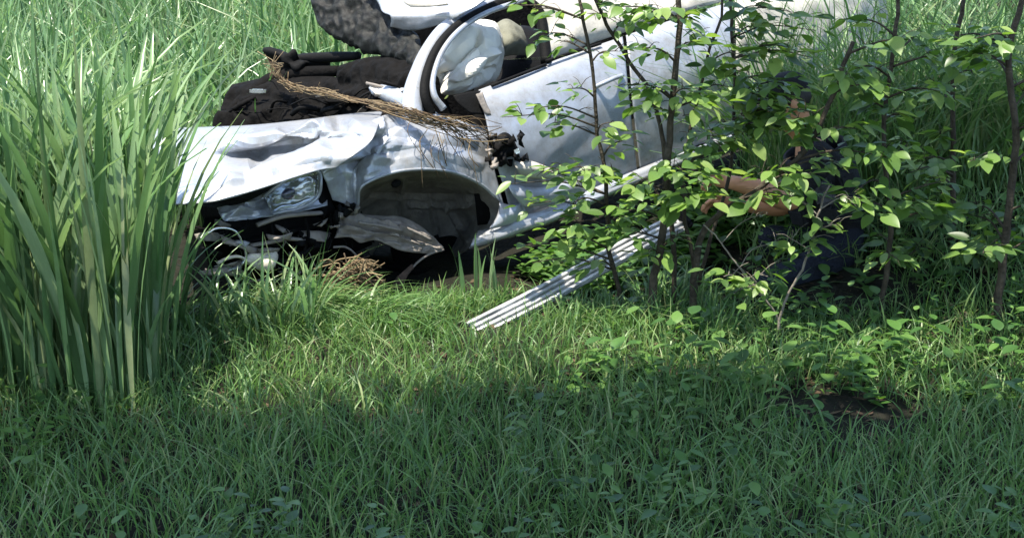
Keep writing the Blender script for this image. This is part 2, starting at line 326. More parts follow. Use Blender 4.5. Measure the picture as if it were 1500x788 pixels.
# sill and lower body
patch('sill', [
    [(700, 338, -.03), (734, 330, .0), (766, 316, .03), (800, 306, .03), (850, 284, .02), (920, 254, .02), (1010, 218, .02), (1120, 176, .0)],
    [(692, 352, .0), (734, 340, .03), (768, 326, .05), (802, 316, .05), (852, 294, .04), (922, 264, .04), (1012, 227, .04), (1122, 184, .03)],
    [(688, 364, -.02), (735, 350, .01), (770, 338, .03), (804, 326, .03), (854, 303, .03), (924, 272, .02), (1014, 234, .02), (1124, 190, .02)],
    [(684, 364, -.22), (732, 350, -.2), (767, 338, -.2), (801, 327, -.2), (851, 305, -.2), (921, 275, -.2), (1011, 238, -.2), (1121, 194, -.2)],
], 'paint', car, 70, 20, S, .008, 6, 31)
patch('torn_fender_corner', [[(732, 296, .02), (748, 300, .04), (768, 296, .02)], [(728, 316, .03), (750, 314, .06), (770, 312, .03)], [(716, 336, .02), (744, 330, .04), (766, 320, .03)]],
      'paint', car, 14, 12, S, .01, 12, 3)
patch('hinge_post_shade', [[(690, 170, -.14), (760, 150, -.14), (800, 150, -.14)], [(690, 240, -.12), (770, 240, -.12), (810, 230, -.12)], [(700, 330, -.12), (780, 318, -.1), (830, 300, -.1)]], 'char', car, 16, 20, S, .02, 14, 3)  # near-black sheet behind the fender-door gap, its shade put into the colour
# doors
fd = patch('front_door', [
    [(701, 132, -.10), (760, 110, -.10), (815, 88, -.10), (865, 70, -.10), (912, 54, -.10)],
    [(705, 148, -.04), (764, 126, -.04), (818, 104, -.04), (868, 86, -.04), (914, 70, -.04)],
    [(712, 175, .0), (768, 152, .0), (822, 130, .0), (870, 112, .0), (917, 96, .0)],
    [(722, 219, .03), (778, 196, .03), (830, 176, .03), (876, 156, .03), (921, 138, .03)],
    [(736, 266, .02), (786, 244, .02), (838, 224, .02), (881, 205, .02), (926, 186, .02)],
    [(752, 322, -.01), (806, 304, -.01), (850, 286, -.01), (890, 268, -.01), (933, 250, -.01)],
], 'paint', car, 80, 70, S, .003, 6, 41, folds=shatter(720, 930, 80, 290, 7, .004, 12, -.35, 2))
patch('rear_door', [
    [(917, 52, -.10), (965, 36, -.10), (1015, 20, -.10), (1070, 3, -.10)],
    [(919, 68, -.04), (967, 52, -.04), (1017, 36, -.04), (1072, 19, -.04)],
    [(922, 94, .0), (968, 78, .0), (1018, 61, .0), (1073, 43, .0)],
    [(926, 136, .03), (971, 118, .03), (1020, 99, .03), (1074, 79, .03)],
    [(931, 184, .02), (975, 165, .02), (1022, 145, .02), (1075, 124, .02)],
    [(938, 248, -.01), (981, 231, -.01), (1027, 213, -.01), (1079, 192, -.01)],
], 'paint', car, 60, 70, S, .003, 6, 43, folds=shatter(920, 1080, 20, 230, 6, .004, 13, -.35, 2))
patch('rear_quarter_panel', [
    [(1075, 2, -.10), (1130, -14, -.10), (1190, -30, -.14), (1250, -40, -.2), (1290, -44, -.5)],
    [(1077, 42, .0), (1132, 24, .0), (1192, 6, -.02), (1254, -8, -.1), (1296, -12, -.45)],
    [(1079, 100, .03), (1134, 80, .03), (1194, 60, .0), (1258, 42, -.08), (1300, 38, -.45)],
    [(1080, 164, -.01), (1136, 144, .0), (1196, 122, .0), (1262, 100, -.08), (1304, 92, -.45)],
], 'dusty', car, 40, 30, S, .03, 5, 47)
for a, b, c_ in (((800, 90), (880, 64), -.075), ((720, 126), (800, 95), -.075)):
    tube('window_seal', [S(*a, c_), S((a[0] + b[0]) / 2, (a[1] + b[1]) / 2, c_), S(*b, c_)], .009, 'black', car, 10, 6)
tube('door_handle', [S(872, 128, .02), S(884, 122, .055), S(900, 115, .055), S(912, 111, .02)], .012, 'paint', car, 16, 8)
# mirror sail and smashed mirror stub
patch('mirror_sail', [[(664, 140, -.07), (690, 134, -.08), (705, 133, -.09)], [(672, 152, -.05), (696, 150, -.05), (712, 150, -.05)], [(690, 166, -.03), (706, 168, -.03), (720, 172, -.02)]], 'black', car, 12, 12)
patch('mirror_sail_facet', [[(698, 138, -.03), (707, 135, -.05)], [(704, 152, -.01), (713, 152, -.02)], [(712, 168, .0), (722, 170, .0)]], 'torn', car, 6, 8)
def shards(name, n, x0, x1, y0, y1, mats, seed, size=(8, 22), wid=(4, 12), o0=.02, o1=.1):
    r = random.Random(seed)
    for k in range(n):
        px = r.uniform(x0, x1); py = r.uniform(y0, y1); o_ = r.uniform(o0, o1); a = r.uniform(-1.5, 1.5); L = r.uniform(*size); wd = r.uniform(*wid)
        ux, uy = math.cos(a) * L, math.sin(a) * L; vx, vy = -math.sin(a) * wd, math.cos(a) * wd; j_ = lambda q: r.uniform(-q, q)
        patch(name, [[(px - ux, py - uy, o_), (px + j_(4), py + j_(4), o_ + .03), (px + ux, py + uy, o_ + j_(.04))],
            [(px - ux * .7 + vx, py - uy * .7 + vy, o_ + .02), (px + vx, py + vy + j_(4), o_ + .05), (px + ux * .4 + vx * 1.3, py + uy * .4 + vy * 1.3, o_ + j_(.04))]],
            r.choice(mats), car, 9, 4, S, .006, 24, k, .005, True)
blob('mirror_housing', S(738, 220, .05), (.085, .05, .06), 'black', car, .8, 12, 4, (FW, SN, UP))
shards('mirror_fragment', 26, 708, 768, 196, 244, ('black', 'black', 'black', 'char', 'torn'), 5, (5, 13), (4, 9))
box('mirror_glint', S(757, 222, .12), (FW, SN, UP), (.015, .003, .012), 'chrome', car, 0)
patch('mirror_shell', [[(752, 236, .06), (778, 236, .07), (806, 246, .05)], [(756, 246, .09), (782, 248, .10), (812, 254, .07)], [(762, 258, .06), (790, 262, .07), (826, 262, .04)]], 'dusty', car, 16, 10, S, .006, 12, 8)
patch('lower_cladding', [[(742, 268, .05), (790, 274, .05), (850, 262, .05)], [(752, 286, .07), (800, 286, .07), (852, 272, .06)], [(768, 304, .05), (810, 298, .05), (856, 280, .05)]], 'paint', car, 20, 10, S, .006, 12, 18)
# A pillar, seals, roof
pil = [(603, 168, -.10), (604, 140, -.13), (612, 108, -.17), (628, 72, -.22), (655, 38, -.27), (700, 12, -.31), (760, -12, -.33), (840, -34, -.34)]
tube('windscreen_pillar', [S(*p) for p in pil], [.058, .05, .042, .037, .034, .032, .03, .03], 'paint', car, 60, 14, .7)
sl1 = [(632, 168, -.07), (622, 142, -.08), (624, 112, -.12), (640, 72, -.17), (668, 40, -.22), (712, 14, -.26), (768, -8, -.28)]
tube('door_seal', [S(*p) for p in sl1], .024, 'black', car, 50, 10)
sl2 = [(650, 160, -.05), (636, 140, -.06), (635, 112, -.09), (649, 74, -.14), (676, 42, -.19), (716, 18, -.22), (770, 0, -.25)]
tube('window_frame', [S(*p) for p in sl2], [.019, .017, .014, .014, .014, .014, .014], 'paint', car, 50, 10)
tube('window_frame_rear', [S(770, 0, -.25), S(790, 20, -.22), S(797, 60, -.16), S(800, 92, -.11)], .03, 'black', car, 24, 8)
patch('cowl_corner', [[(540, 128, -.55), (575, 122, -.4), (608, 128, -.22)], [(545, 138, -.5), (580, 140, -.3), (620, 150, -.12)], [(570, 150, -.4), (600, 162, -.2), (648, 172, -.08)]], 'paint', car, 24, 14, S, .01, 9, 3)
patch('cowl_trim', [[(541, 126, -.52), (562, 124, -.5), (584, 122, -.44)], [(544, 132, -.46), (566, 132, -.44), (584, 136, -.38)], [(550, 138, -.42), (568, 142, -.4), (582, 146, -.34)]], 'cream', car, 14, 10, S, .008, 14, 4)
roof = patch('roof_front_edge', [
    [(520, -40, 0, 7.9), (560, -40, 0, 7.85), (620, -40, 0, 7.75), (700, -40, 0, 7.6), (760, -45, 0, 7.5)],
    [(552, 2, 0, 7.8), (585, -6, 0, 7.75), (630, -4, 0, 7.68), (690, -6, 0, 7.55), (740, -20, 0, 7.45)],
    [(560, 18, 0, 7.72), (590, 16, 0, 7.68), (634, 18, 0, 7.6), (672, 14, 0, 7.5), (706, 4, 0, 7.42)],
    [(572, 24, 0, 7.6), (600, 24, 0, 7.58), (636, 22, 0, 7.52), (664, 22, 0, 7.46), (686, 16, 0, 7.4)],
    [(572, 40, 0, 7.66), (602, 46, 0, 7.62), (632, 40, 0, 7.55), (652, 34, 0, 7.5), (668, 28, 0, 7.45)],
], 'paint', car, 50, 30, S, .012, 6, 60)
patch('sun_visor', [[(588, -10, 0, 7.5), (620, -12, 0, 7.47), (650, -12, 0, 7.45)], [(592, 4, 0, 7.46), (622, 2, 0, 7.43), (652, 0, 0, 7.42)], [(602, 12, 0, 7.45), (628, 11, 0, 7.42), (656, 6, 0, 7.4)]], 'cream', car, 14, 10, S, .004, 9, 5, .02)
rf = patch('crushed_roof_side', [
    [(752, -24, -.33), (820, -40, -.36), (900, -52, -.38), (1000, -75, -.38), (1110, -98, -.38)],
    [(778, 4, -.26), (840, -10, -.27), (910, -20, -.28), (1005, -44, -.28), (1112, -66, -.28)],
    [(792, 34, -.2), (846, 18, -.18), (914, 6, -.18), (1010, -16, -.2), (1114, -40, -.2)],
    [(800, 66, -.15), (850, 48, -.12), (916, 30, -.12), (1014, 2, -.14), (1116, -22, -.15)],
    [(803, 90, -.13), (856, 68, -.13), (918, 47, -.13), (1018, 14, -.13), (1118, -12, -.13)],
], 'dusty', car, 60, 40, S, .012, 5, 77)
# what shows through the window
bag = patch('airbag', [
    [(646, 78, -.5), (662, 48, -.45), (692, 30, -.42), (724, 32, -.45), (734, 48, -.55)],
    [(640, 96, -.45), (664, 78, -.32), (692, 62, -.28), (724, 56, -.32), (738, 72, -.5)],
    [(638, 108, -.42), (662, 96, -.30), (692, 86, -.24), (722, 82, -.30), (736, 92, -.46)],
    [(644, 120, -.42), (668, 112, -.28), (694, 104, -.22), (718, 104, -.30), (730, 112, -.45)],
    [(650, 140, -.45), (672, 138, -.36), (696, 130, -.34), (712, 124, -.36), (722, 120, -.46)],
], 'fabric', car, 80, 70, S, .014, 7, 55, .01, folds=[(645, 112, 700, 60, -.06, 8), (655, 128, 720, 78, .05, 9), (700, 50, 712, 100, -.05, 6), (665, 120, 705, 112, -.04, 6), (660, 84, 690, 46, .04, 9), (690, 130, 722, 100, -.04, 6)])
patch('headrest_bag', [[(722, 38, -.6), (742, 28, -.55), (764, 40, -.6)], [(724, 66, -.55), (748, 58, -.45), (772, 62, -.55)], [(720, 90, -.55), (746, 82, -.5), (772, 82, -.58)]], 'seat', car, 24, 24, S, .014, 8, 6, .02)
patch('front_seat', [[(708, 60, -.9), (740, 40, -.8), (780, 40, -.8), (800, 60, -.8)], [(700, 110, -.75), (740, 90, -.62), (790, 80, -.62), (804, 90, -.7)], [(690, 150, -.75), (740, 150, -.5), (800, 130, -.5), (830, 120, -.6)]], 'black', car, 24, 20, S, .02, 5, 9, .05)
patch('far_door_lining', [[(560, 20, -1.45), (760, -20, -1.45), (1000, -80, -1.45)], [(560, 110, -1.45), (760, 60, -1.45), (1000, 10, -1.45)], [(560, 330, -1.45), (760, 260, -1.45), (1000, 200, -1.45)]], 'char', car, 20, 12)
# cowl, dashboard, shattered windscreen
patch('shattered_windscreen', [
    [(446, -30, 0, 8.2), (490, -30, 0, 8.1), (540, -30, 0, 8.0), (580, -20, 0, 7.9)],
    [(458, 10, 0, 8.1), (500, 8, 0, 8.0), (545, 14, 0, 7.9), (585, 34, 0, 7.75)],
    [(468, 38, 0, 8.0), (510, 42, 0, 7.9), (560, 48, 0, 7.75), (612, 52, 0, 7.6)],
    [(488, 48, 0, 7.95), (524, 64, 0, 7.85), (570, 72, 0, 7.65), (618, 78, 0, 7.45)],
    [(522, 60, 0, 7.9), (544, 76, 0, 7.8), (580, 90, 0, 7.6), (612, 104, 0, 7.35)],
], 'crazed', car, 70, 50, S, .035, 9, 90, .012)
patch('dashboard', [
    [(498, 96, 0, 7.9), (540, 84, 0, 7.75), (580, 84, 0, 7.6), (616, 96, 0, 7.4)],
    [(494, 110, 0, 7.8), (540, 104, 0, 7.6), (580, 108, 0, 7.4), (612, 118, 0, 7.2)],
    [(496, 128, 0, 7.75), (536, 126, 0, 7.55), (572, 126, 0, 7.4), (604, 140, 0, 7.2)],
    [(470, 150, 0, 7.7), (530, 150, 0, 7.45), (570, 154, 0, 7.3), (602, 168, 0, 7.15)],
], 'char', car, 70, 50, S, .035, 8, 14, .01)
tube('wiper_arm', [at(526, 82, 7.9), at(490, 84, 8.0), at(450, 86, 8.1), at(412, 90, 8.15)], [.022, .03, .03, .02], 'black', car, 20, 8)
blob('wiper_motor', at(432, 92, 8.1), (.11, .06, .06), 'black', car, 1.5, 18, 4)
tube('cowl_rail', [at(330, 172, 8.0), at(360, 146, 8.05), at(400, 118, 8.1), at(440, 108, 8.05), at(500, 104, 7.95)], [.03, .045, .05, .04, .03], 'char', car, 30, 8)
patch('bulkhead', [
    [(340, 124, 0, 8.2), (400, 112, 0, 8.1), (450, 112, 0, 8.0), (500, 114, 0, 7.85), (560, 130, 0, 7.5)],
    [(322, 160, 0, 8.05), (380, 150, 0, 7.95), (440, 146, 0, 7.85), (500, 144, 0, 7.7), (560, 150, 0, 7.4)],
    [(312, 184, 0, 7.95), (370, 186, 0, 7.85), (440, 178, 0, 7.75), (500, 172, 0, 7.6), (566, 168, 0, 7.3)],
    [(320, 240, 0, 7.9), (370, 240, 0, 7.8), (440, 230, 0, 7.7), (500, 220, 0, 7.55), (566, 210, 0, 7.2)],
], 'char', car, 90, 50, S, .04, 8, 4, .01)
box('cowl_glint', at(378, 133, 7.9), np.eye(3), (.045, .012, .012), 'chrome', car, .004, .006)
random.seed(17)
for k in range(34):                                           # hoses, brackets and bent strips along the firewall
    px = random.uniform(335, 590); py = 178 - (px - 335) * .12 + J(22); a_ = random.uniform(-.9, .5); l = random.uniform(10, 34); Yc = 8.0 - (px - 335) * .0026
    pts = [at(px - math.cos(a_) * l, py - math.sin(a_) * l, Yc), at(px + J(6), py + J(6) - 4, Yc - .05), at(px + math.cos(a_) * l, py + math.sin(a_) * l, Yc - .02)]
    tube('firewall_bracket', pts, random.uniform(.004, .016), random.choice(('black', 'char', 'char', 'black', 'torn')), car, 10, 5, random.choice((.3, 1)))
for k in range(0):
    a = at(345 + 22 * k, 172 - 4 * k, 7.8); b = at(365 + 25 * k, 142 - 5 * k + 4 * (k % 2), 7.85)
    tube('cowl_strut', [a, (a + b) / 2 + np.array([0, -.02, .01]), b], .012 + .006 * (k % 2), 'char' if k % 2 else 'torn', car, 10, 6)
# headlamp
patch('crumpled_nose_panel', [[(318, 304, -.16), (360, 296, -.14), (410, 272, -.14), (476, 250, -.12)], [(322, 314, -.12), (366, 306, -.12), (414, 292, -.18), (478, 272, -.12)], [(330, 326, -.1), (374, 320, -.1), (420, 314, -.1), (480, 300, -.08)]],
      'paint', car, 60, 30, S, .006, 14, 2, folds=shatter(330, 470, 265, 322, 12, .02, 21, -.4))
hl = patch('headlamp', [
    [(386, 288, -.12), (404, 274, -.10), (430, 262, -.08), (462, 252, -.06)],
    [(390, 298, -.16), (408, 288, -.17), (432, 280, -.16), (464, 270, -.10)],
    [(398, 310, -.12), (414, 304, -.12), (436, 300, -.10), (462, 288, -.06)],
], 'chrome', car, 30, 16, S, .012, 18, 2)
patch('headlamp_lens', [
    [(388, 286, -.08), (404, 272, -.03), (430, 258, -.01), (464, 251, -.02)],
    [(392, 298, -.04), (410, 288, .03), (434, 278, .05), (469, 268, .0)],
    [(400, 312, -.08), (416, 308, -.02), (438, 304, .0), (464, 290, -.02)],
], 'lens', car, 30, 16, S, .0, 14, 2, .006)
blob('indicator_bulb', S(422, 284, -.06), (.035, .02, .026), 'blue', car, .2, 9, 3, (FW, SN, UP))
tube('headlamp_rim', [S(386, 289, -.06), S(404, 274, -.02), S(430, 258, .0), S(464, 250, -.01), S(470, 268, .01), S(464, 290, -.01), S(440, 305, .0), S(416, 310, -.02), S(398, 314, -.05)], .009, 'paint', car, 40, 6)
patch('bumper_corner', [[(462, 262, -.12), (478, 250, -.12), (486, 250, -.1)], [(466, 290, -.1), (476, 286, -.1), (486, 290, -.1)], [(474, 322, -.1), (484, 316, -.1), (494, 314, -.1)]], 'black', car, 8, 12, S, .008, 15, 6)
# front-end remains below the headlamp
for i, (pp, r, m_) in enumerate((
    ([(376, 330, .0), (410, 318, .02), (440, 314, .03), (470, 312, .0)], .018, 'torn'),
    ([(300, 344, .05), (320, 334, .06), (346, 340, .06), (360, 372, .05), (354, 388, .04)], .009, 'chrome'),
    ([(318, 386, .04), (334, 378, .05), (350, 376, .05), (366, 384, .04)], .012, 'cream'),
    ([(288, 350, -.1), (330, 356, -.06), (370, 352, -.06), (420, 340, -.06), (470, 330, -.08)], .02, 'char'),
    ([(366, 360, .0), (400, 354, .01), (424, 350, .0), (450, 352, -.02)], .016, 'torn'),
    ([(360, 412, -.02), (390, 410, .0), (420, 408, .0), (440, 398, .0)], .010, 'torn'),
    ([(488, 362, .0), (506, 362, .02), (520, 372, .02), (530, 388, .01)], .009, 'torn'),
    ([(396, 320, -.02), (400, 345, .0), (408, 372, .0), (404, 400, -.02)], .012, 'char'),
    ([(446, 318, -.02), (452, 345, .0), (446, 372, .0), (456, 400, -.02)], .014, 'char'))):
    tube('bumper_strip', [S(*p) for p in pp], r, m_, car, 24, 6, .6)
fog = blob('fog_lamp_cup', S(380, 379, .03), (.065, .04, .045), 'cream', car, 1.2, 13, 3, (FW, SN, UP))
random.seed(31)
for k in range(26):                                           # torn shards of the bumper skin
    px = random.uniform(296, 470); py = random.uniform(322, 405); o_ = random.uniform(-.08, .05); a = random.uniform(-.5, .5); L = random.uniform(12, 34); wd = random.uniform(4, 11)
    ux, uy = math.cos(a) * L, math.sin(a) * L; vx, vy = -math.sin(a) * wd, math.cos(a) * wd
    patch('bumper_shard', [[(px - ux, py - uy, o_), (px + J(5), py + J(5), o_ + .04), (px + ux, py + uy, o_ + J(.06))],
        [(px - ux * .8 + vx, py - uy * .8 + vy, o_ + .03), (px + vx, py + vy + J(4), o_ + .06), (px + ux * .7 + vx * 1.2, py + uy * .7 + vy * 1.2, o_ + J(.06))]],
        random.choice(('torn', 'char', 'black', 'liner', 'torn', 'paint')), car, 12, 5, S, .008, 22, k, .004)
for k in range(14):                                           # dangling wires
    px = random.uniform(320, 560); py = random.uniform(318, 360); o_ = random.uniform(-.12, .02)
    tube('wire', [S(px, py, o_), S(px + J(18), py + 18, o_ + .03), S(px + J(30), py + random.uniform(25, 60), o_)], .003, random.choice(('black', 'torn', 'black')), car, 14, 5)
patch('bumper_panel', [[(300, 318, -.15), (360, 318, -.12), (470, 318, -.12)], [(296, 350, -.12), (366, 354, -.1), (476, 346, -.1)], [(310, 404, -.2), (372, 410, -.2), (480, 400, -.2)]], 'char', car, 30, 20, S, .03, 7, 12, .01)
shards('broken_clip', 10, 405, 470, 322, 356, ('black', 'torn', 'liner', 'char'), 8, (6, 16), (3, 8), -.05, .03)
shards('wiring_clip', 14, 484, 520, 298, 332, ('torn', 'black', 'liner', 'char'), 9, (6, 16), (3, 9), -.06, .02)
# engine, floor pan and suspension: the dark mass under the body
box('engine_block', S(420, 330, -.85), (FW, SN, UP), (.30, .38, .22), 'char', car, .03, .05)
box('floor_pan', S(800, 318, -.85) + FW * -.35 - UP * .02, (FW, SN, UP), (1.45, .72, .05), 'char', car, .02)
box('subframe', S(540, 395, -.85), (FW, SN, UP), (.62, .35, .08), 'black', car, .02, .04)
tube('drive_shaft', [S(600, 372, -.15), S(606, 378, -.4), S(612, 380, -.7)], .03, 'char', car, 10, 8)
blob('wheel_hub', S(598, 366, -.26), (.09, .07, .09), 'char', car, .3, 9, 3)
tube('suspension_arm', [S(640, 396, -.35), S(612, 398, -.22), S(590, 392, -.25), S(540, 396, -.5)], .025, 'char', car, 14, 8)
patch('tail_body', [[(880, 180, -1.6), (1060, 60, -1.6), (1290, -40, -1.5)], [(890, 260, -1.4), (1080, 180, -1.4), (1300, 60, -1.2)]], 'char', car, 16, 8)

# ---------------------------------------------------------------- detached running board on the ground
p0 = at(690, 484, 6.0); p1 = at(1000, 322, 6.75)
p0 = np.array(p0); p1 = np.array(p1)
rb = empty('running_board', p0); bpy.context.view_layer.update()
tag(rb, 'detached ribbed aluminium running board lying in the undergrowth beside the sill', 'running board')
rd = (p1 - p0); RL = np.linalg.norm(rd); rd /= RL
rs = np.cross(rd, [0, 0, 1.0]); rs /= np.linalg.norm(rs); ru = np.cross(rs, rd)
ru2 = ru * math.cos(.6) + rs * math.sin(.6); rs2 = rs * math.cos(.6) - ru * math.sin(.6)
def along(t, a, b): return p0 + rd * RL * t + rs2 * (a + .012 * math.sin(5 * t)) + ru2 * (b + .02 * math.sin(3.4 * t + .4))
v, f = [], []
for q in range(25):
    t = q / 24; v += [along(t, -.052, -.012), along(t, .052, -.012), along(t, .052, -.024), along(t, -.052, -.024)]
for q in range(24):
    for k in range(4): a = q * 4; f.append((a + k, a + (k + 1) % 4, a + 4 + (k + 1) % 4, a + 4 + k))
pd('deck', v, f, 'alu', rb, False)
for k in range(4):
    e_ = .015 * (k % 2); vv, ff = tube_geo([along(e_ + (1 - 2 * e_) * q / 24, -.039 + .026 * k, -.006) for q in range(25)], .0118, 8, .55); pd('rib', vv, ff, 'alu', rb)
for s_ in (-1, 1):
    box('end_cap', (p0 + p1) / 2 + rd * s_ * (RL / 2 + .012), (rd, rs2, ru2), (.014, .052, .02), 'black', rb, .005)

# ---------------------------------------------------------------- dry straw draped over the cowl
def strands(name, paths, r, m, parent=None, n=12):
    V = []; Fc = []
    for P in paths:
        v, f = tube_geo(spline(P, n), r * random.uniform(.6, 1.4), 4, 1, True); k = len(V); V += v; Fc += [tuple(i + k for i in q) for q in f]
    return pd(name, V, Fc, m, parent)
paths = []
line = [(396, 92, 7.85), (408, 112, 7.82), (430, 128, 7.75), (470, 136, 7.55), (526, 147, 7.25), (580, 158, 6.95), (625, 170, 6.86), (680, 192, 6.9)]
LN = crom(np.array(line, float), np.linspace(0, 1, 60))
for k in range(70):                                          # a loose, ragged bundle: every stem starts and ends elsewhere
    a = random.uniform(-.05, .75); b = min(1, a + random.uniform(.12, .4)); n_ = 5; sp = 3 + 9 * random.random() ** 3
    pts = []
    for q in range(n_):
        t = a + (b - a) * q / (n_ - 1); c = LN[min(59, max(0, int(t * 59)))]; f_ = 1.8 if q in (0, n_ - 1) else .8
        pts.append(at(c[0] + J(6), c[1] + J(sp) * f_, c[2] + J(.03)))
    paths.append(pts)
for k in range(42):                                           # loose ends fanning out over the fender
    e = random.random(); a = (560 + J(25), 154 + J(8), 7.02); b = (600 + 30 * e + J(10), 164 + 16 * e + J(10), 6.86); c = (640 + 55 * e + J(14), 178 + 30 * e * random.random() + J(10), 6.88 + .05 * e); d = (660 + 85 * e + J(14), 182 + 40 * random.random(), 6.9 + .08 * e)
    paths.append([at(*p) for p in (a, b, c, d)])
for k in range(14):
    paths.append([at(405 + J(10), 108 + J(8), 7.8), at(402 + J(14), 96 + J(8), 7.8), at(398 + J(22), 84 + J(12), 7.8)])
for k in range(16):                                           # thin roots trailing down over the fender
    x = random.uniform(590, 720); y = random.uniform(170, 205); paths.append([S(x, y, .05), S(x + J(14), y + 25, .09), S(x + random.uniform(0, 20), y + random.uniform(40, 75), .08)])
st = strands('dry_straw', paths, .0017, 'straw'); tag(st, 'tangle of dry brown straw and roots draped over the cowl of the car', 'straw', kind='stuff')
paths = []
for k in range(160):
    a = at(512 + J(30), 412 + J(22), 6.42 + J(.08)); d = np.array([J(.10), J(.06), J(.07)]); paths.append([a - d, a + np.array([J(.02), 0, .03]), a + d * random.uniform(.3, 1)])
tag(strands('dry_grass_heap', paths, .0032, 'straw'), 'small heap of dry brown grass below the torn splash guard', 'dry grass', kind='stuff')

# ---------------------------------------------------------------- grass
def cuv(x, y):                                               # along the car / into the car
    p = np.array([x, y]) - SA[:2]; d = -FW[:2] / np.linalg.norm(FW[:2]); nn = np.array([-d[1], d[0]])
    return p @ d, p @ nn
def clear(x, y, m=0.0):
    u, v = cuv(x, y); return not (-1.75 < u < 3.6 and -.08 - m < v < 1.75)
def board(x, y):                                              # keep the running board free of turf
    p = np.array([x, y]) - p0[:2]; d = rd[:2] / np.linalg.norm(rd[:2]); a = p @ d
    return not (-.1 < a < RL + .1 and abs(p[0] * d[1] - p[1] * d[0] - .04) < .14)
def blade_field(name, B, Hh, W, lean, az, tw, segs=5, droop=.25, across=3):
    B = np.array(B); N = len(B); s = np.linspace(0, 1, segs + 1)
    ld = np.stack([np.cos(az), np.sin(az), 0 * az], 1); wd = np.stack([np.cos(tw), np.sin(tw), 0 * tw], 1)
    P = B[:, None, :] + ld[:, None, :] * (Hh * lean)[:, None, None] * (s ** 1.9)[None, :, None]
    P[:, :, 2] += Hh[:, None] * (s[None, :] - (droop * lean)[:, None] * s[None, :] ** 3)
    prof = np.minimum(1, .45 + 1.6 * s) * np.clip((1 - s) * 2.2, 0.03, 1) ** .8
    wv = wd[:, None, :] * (W[:, None] * prof[None, :])[:, :, None]
    if across == 3:
        cdep = ld[:, None, :] * (W[:, None] * prof[None, :] * .35)[:, :, None]
        V = np.stack([P - wv, P + cdep, P + wv], 2)
    else: V = np.stack([P - wv, P + wv], 2)
    k = V.shape[2]; I = np.arange(N * (segs + 1) * k).reshape(N, segs + 1, k)
    Q = np.stack([I[:, :-1, :-1], I[:, :-1, 1:], I[:, 1:, 1:], I[:, 1:, :-1]], -1).reshape(-1, 4)
    return npmesh(name, V.reshape(-1, 3), Q)
def field(name, m, label, n, xr, yr, hr, wr, lean=(.1, .7), cond=None, segs=5, across=3, azm=None, droop=.35):
    B = []
    while len(B) < n:
        x = random.uniform(*xr); y = random.uniform(*yr)
        if cond is None or cond(x, y): B.append((x, y, gz(x, y) - .01))
    n = len(B); Hh = rng.uniform(*hr, n) * rng.uniform(.7, 1, n); W = rng.uniform(*wr, n) / 2
    az = rng.uniform(0, 2 * math.pi, n) if azm is None else rng.normal(azm[0], azm[1], n)
    me = blade_field(name, B, Hh, W, rng.uniform(*lean, n) ** 1.3, az, rng.uniform(0, math.pi, n), segs, droop, across)
    return tag(link(name, me, m), label, 'grass', kind='stuff')
inview = lambda x, y, e=.25: abs(x) < .357 * (y + .45) + e
field('tall_grass', 'grass', 'tall broad green grass standing in front of the crumpled bonnet', 800, (-2.75, -1.15), (5.0, 6.25), (.7, 1.6), (.014, .042), (.05, .5),
      lambda x, y: inview(x, y) and x < -1.42 - .38 * (y - 5.4) * (y > 5.4) + .1 * random.random() and clear(x, y, .1), 7)
field('tall_grass', 'grass', 'tall green grass meadow behind the bonnet and cowl of the car', 5200, (-5.4, .4), (6.3, 13.0), (.75, 1.35), (.014, .038), (.1, 1.0),
      lambda x, y: inview(x, y, .4) and clear(x, y, .0) and (cuv(x, y)[1] > 1.7 or cuv(x, y)[0] < -1.7), 6)
field('tall_grass', 'turf', 'pale straw-tinged grass hiding the rear quarter of the car', 1200, (1.28, 3.2), (7.2, 7.9), (.9, 1.7), (.007, .016), (.3, 1.2), None, 6)
field('tall_grass', 'grass', 'pale sunlit grass growing behind the rear of the car', 1800, (.6, 5.6), (7.6, 13.0), (.6, 1.2), (.008, .02), (.2, 1.2),
      lambda x, y: inview(x, y, .4) and clear(x, y, .15) , 6)
field('tall_grass', 'grass', 'distant tall grass at the back of the meadow', 1800, (-8.5, -.5), (13, 21), (.9, 1.6), (.02, .05), (.1, .9), lambda x, y: inview(x, y, .5), 5)
field('short_grass', 'turf', 'short lit grass along the foot of the wrecked car', 7000, (-2.7, .55), (5.9, 6.42), (.05, .2), (.004, .010), (.2, 1.1), lambda x, y: inview(x, y) and clear(x, y, .2) and board(x, y) and (x < -.8 or random.random() < .35), 4, 2)
field('short_grass', 'turf', 'short shaded grass of the foreground verge', 26000, (-2.6, 2.6), (3.5, 6.1), (.06, .24), (.003, .008), (.2, 1.1), lambda x, y: inview(x, y) and board(x, y) and noise.noise((x * 1.3, y * 1.3, 9)) > -.6 + .2 * random.random() + .1 * (x > .3), 4, 2)
field('short_grass', 'turf', 'patchy grass beneath the saplings', 3500, (.4, 4.0), (5.7, 9.0), (.08, .34), (.004, .011), (.3, 1.2), lambda x, y: inview(x, y) and clear(x, y, .1) and board(x, y) and noise.noise((x * 1.6, y * 1.6, 2)) > -.1, 4, 2)
field('tall_grass', 'grass', 'scattered long grass blades rising in front of the smashed bumper', 170, (-1.55, -.85), (5.85, 6.3), (.2, .55), (.008, .02), (.2, 1.0), lambda x, y: clear(x, y, .12), 6)
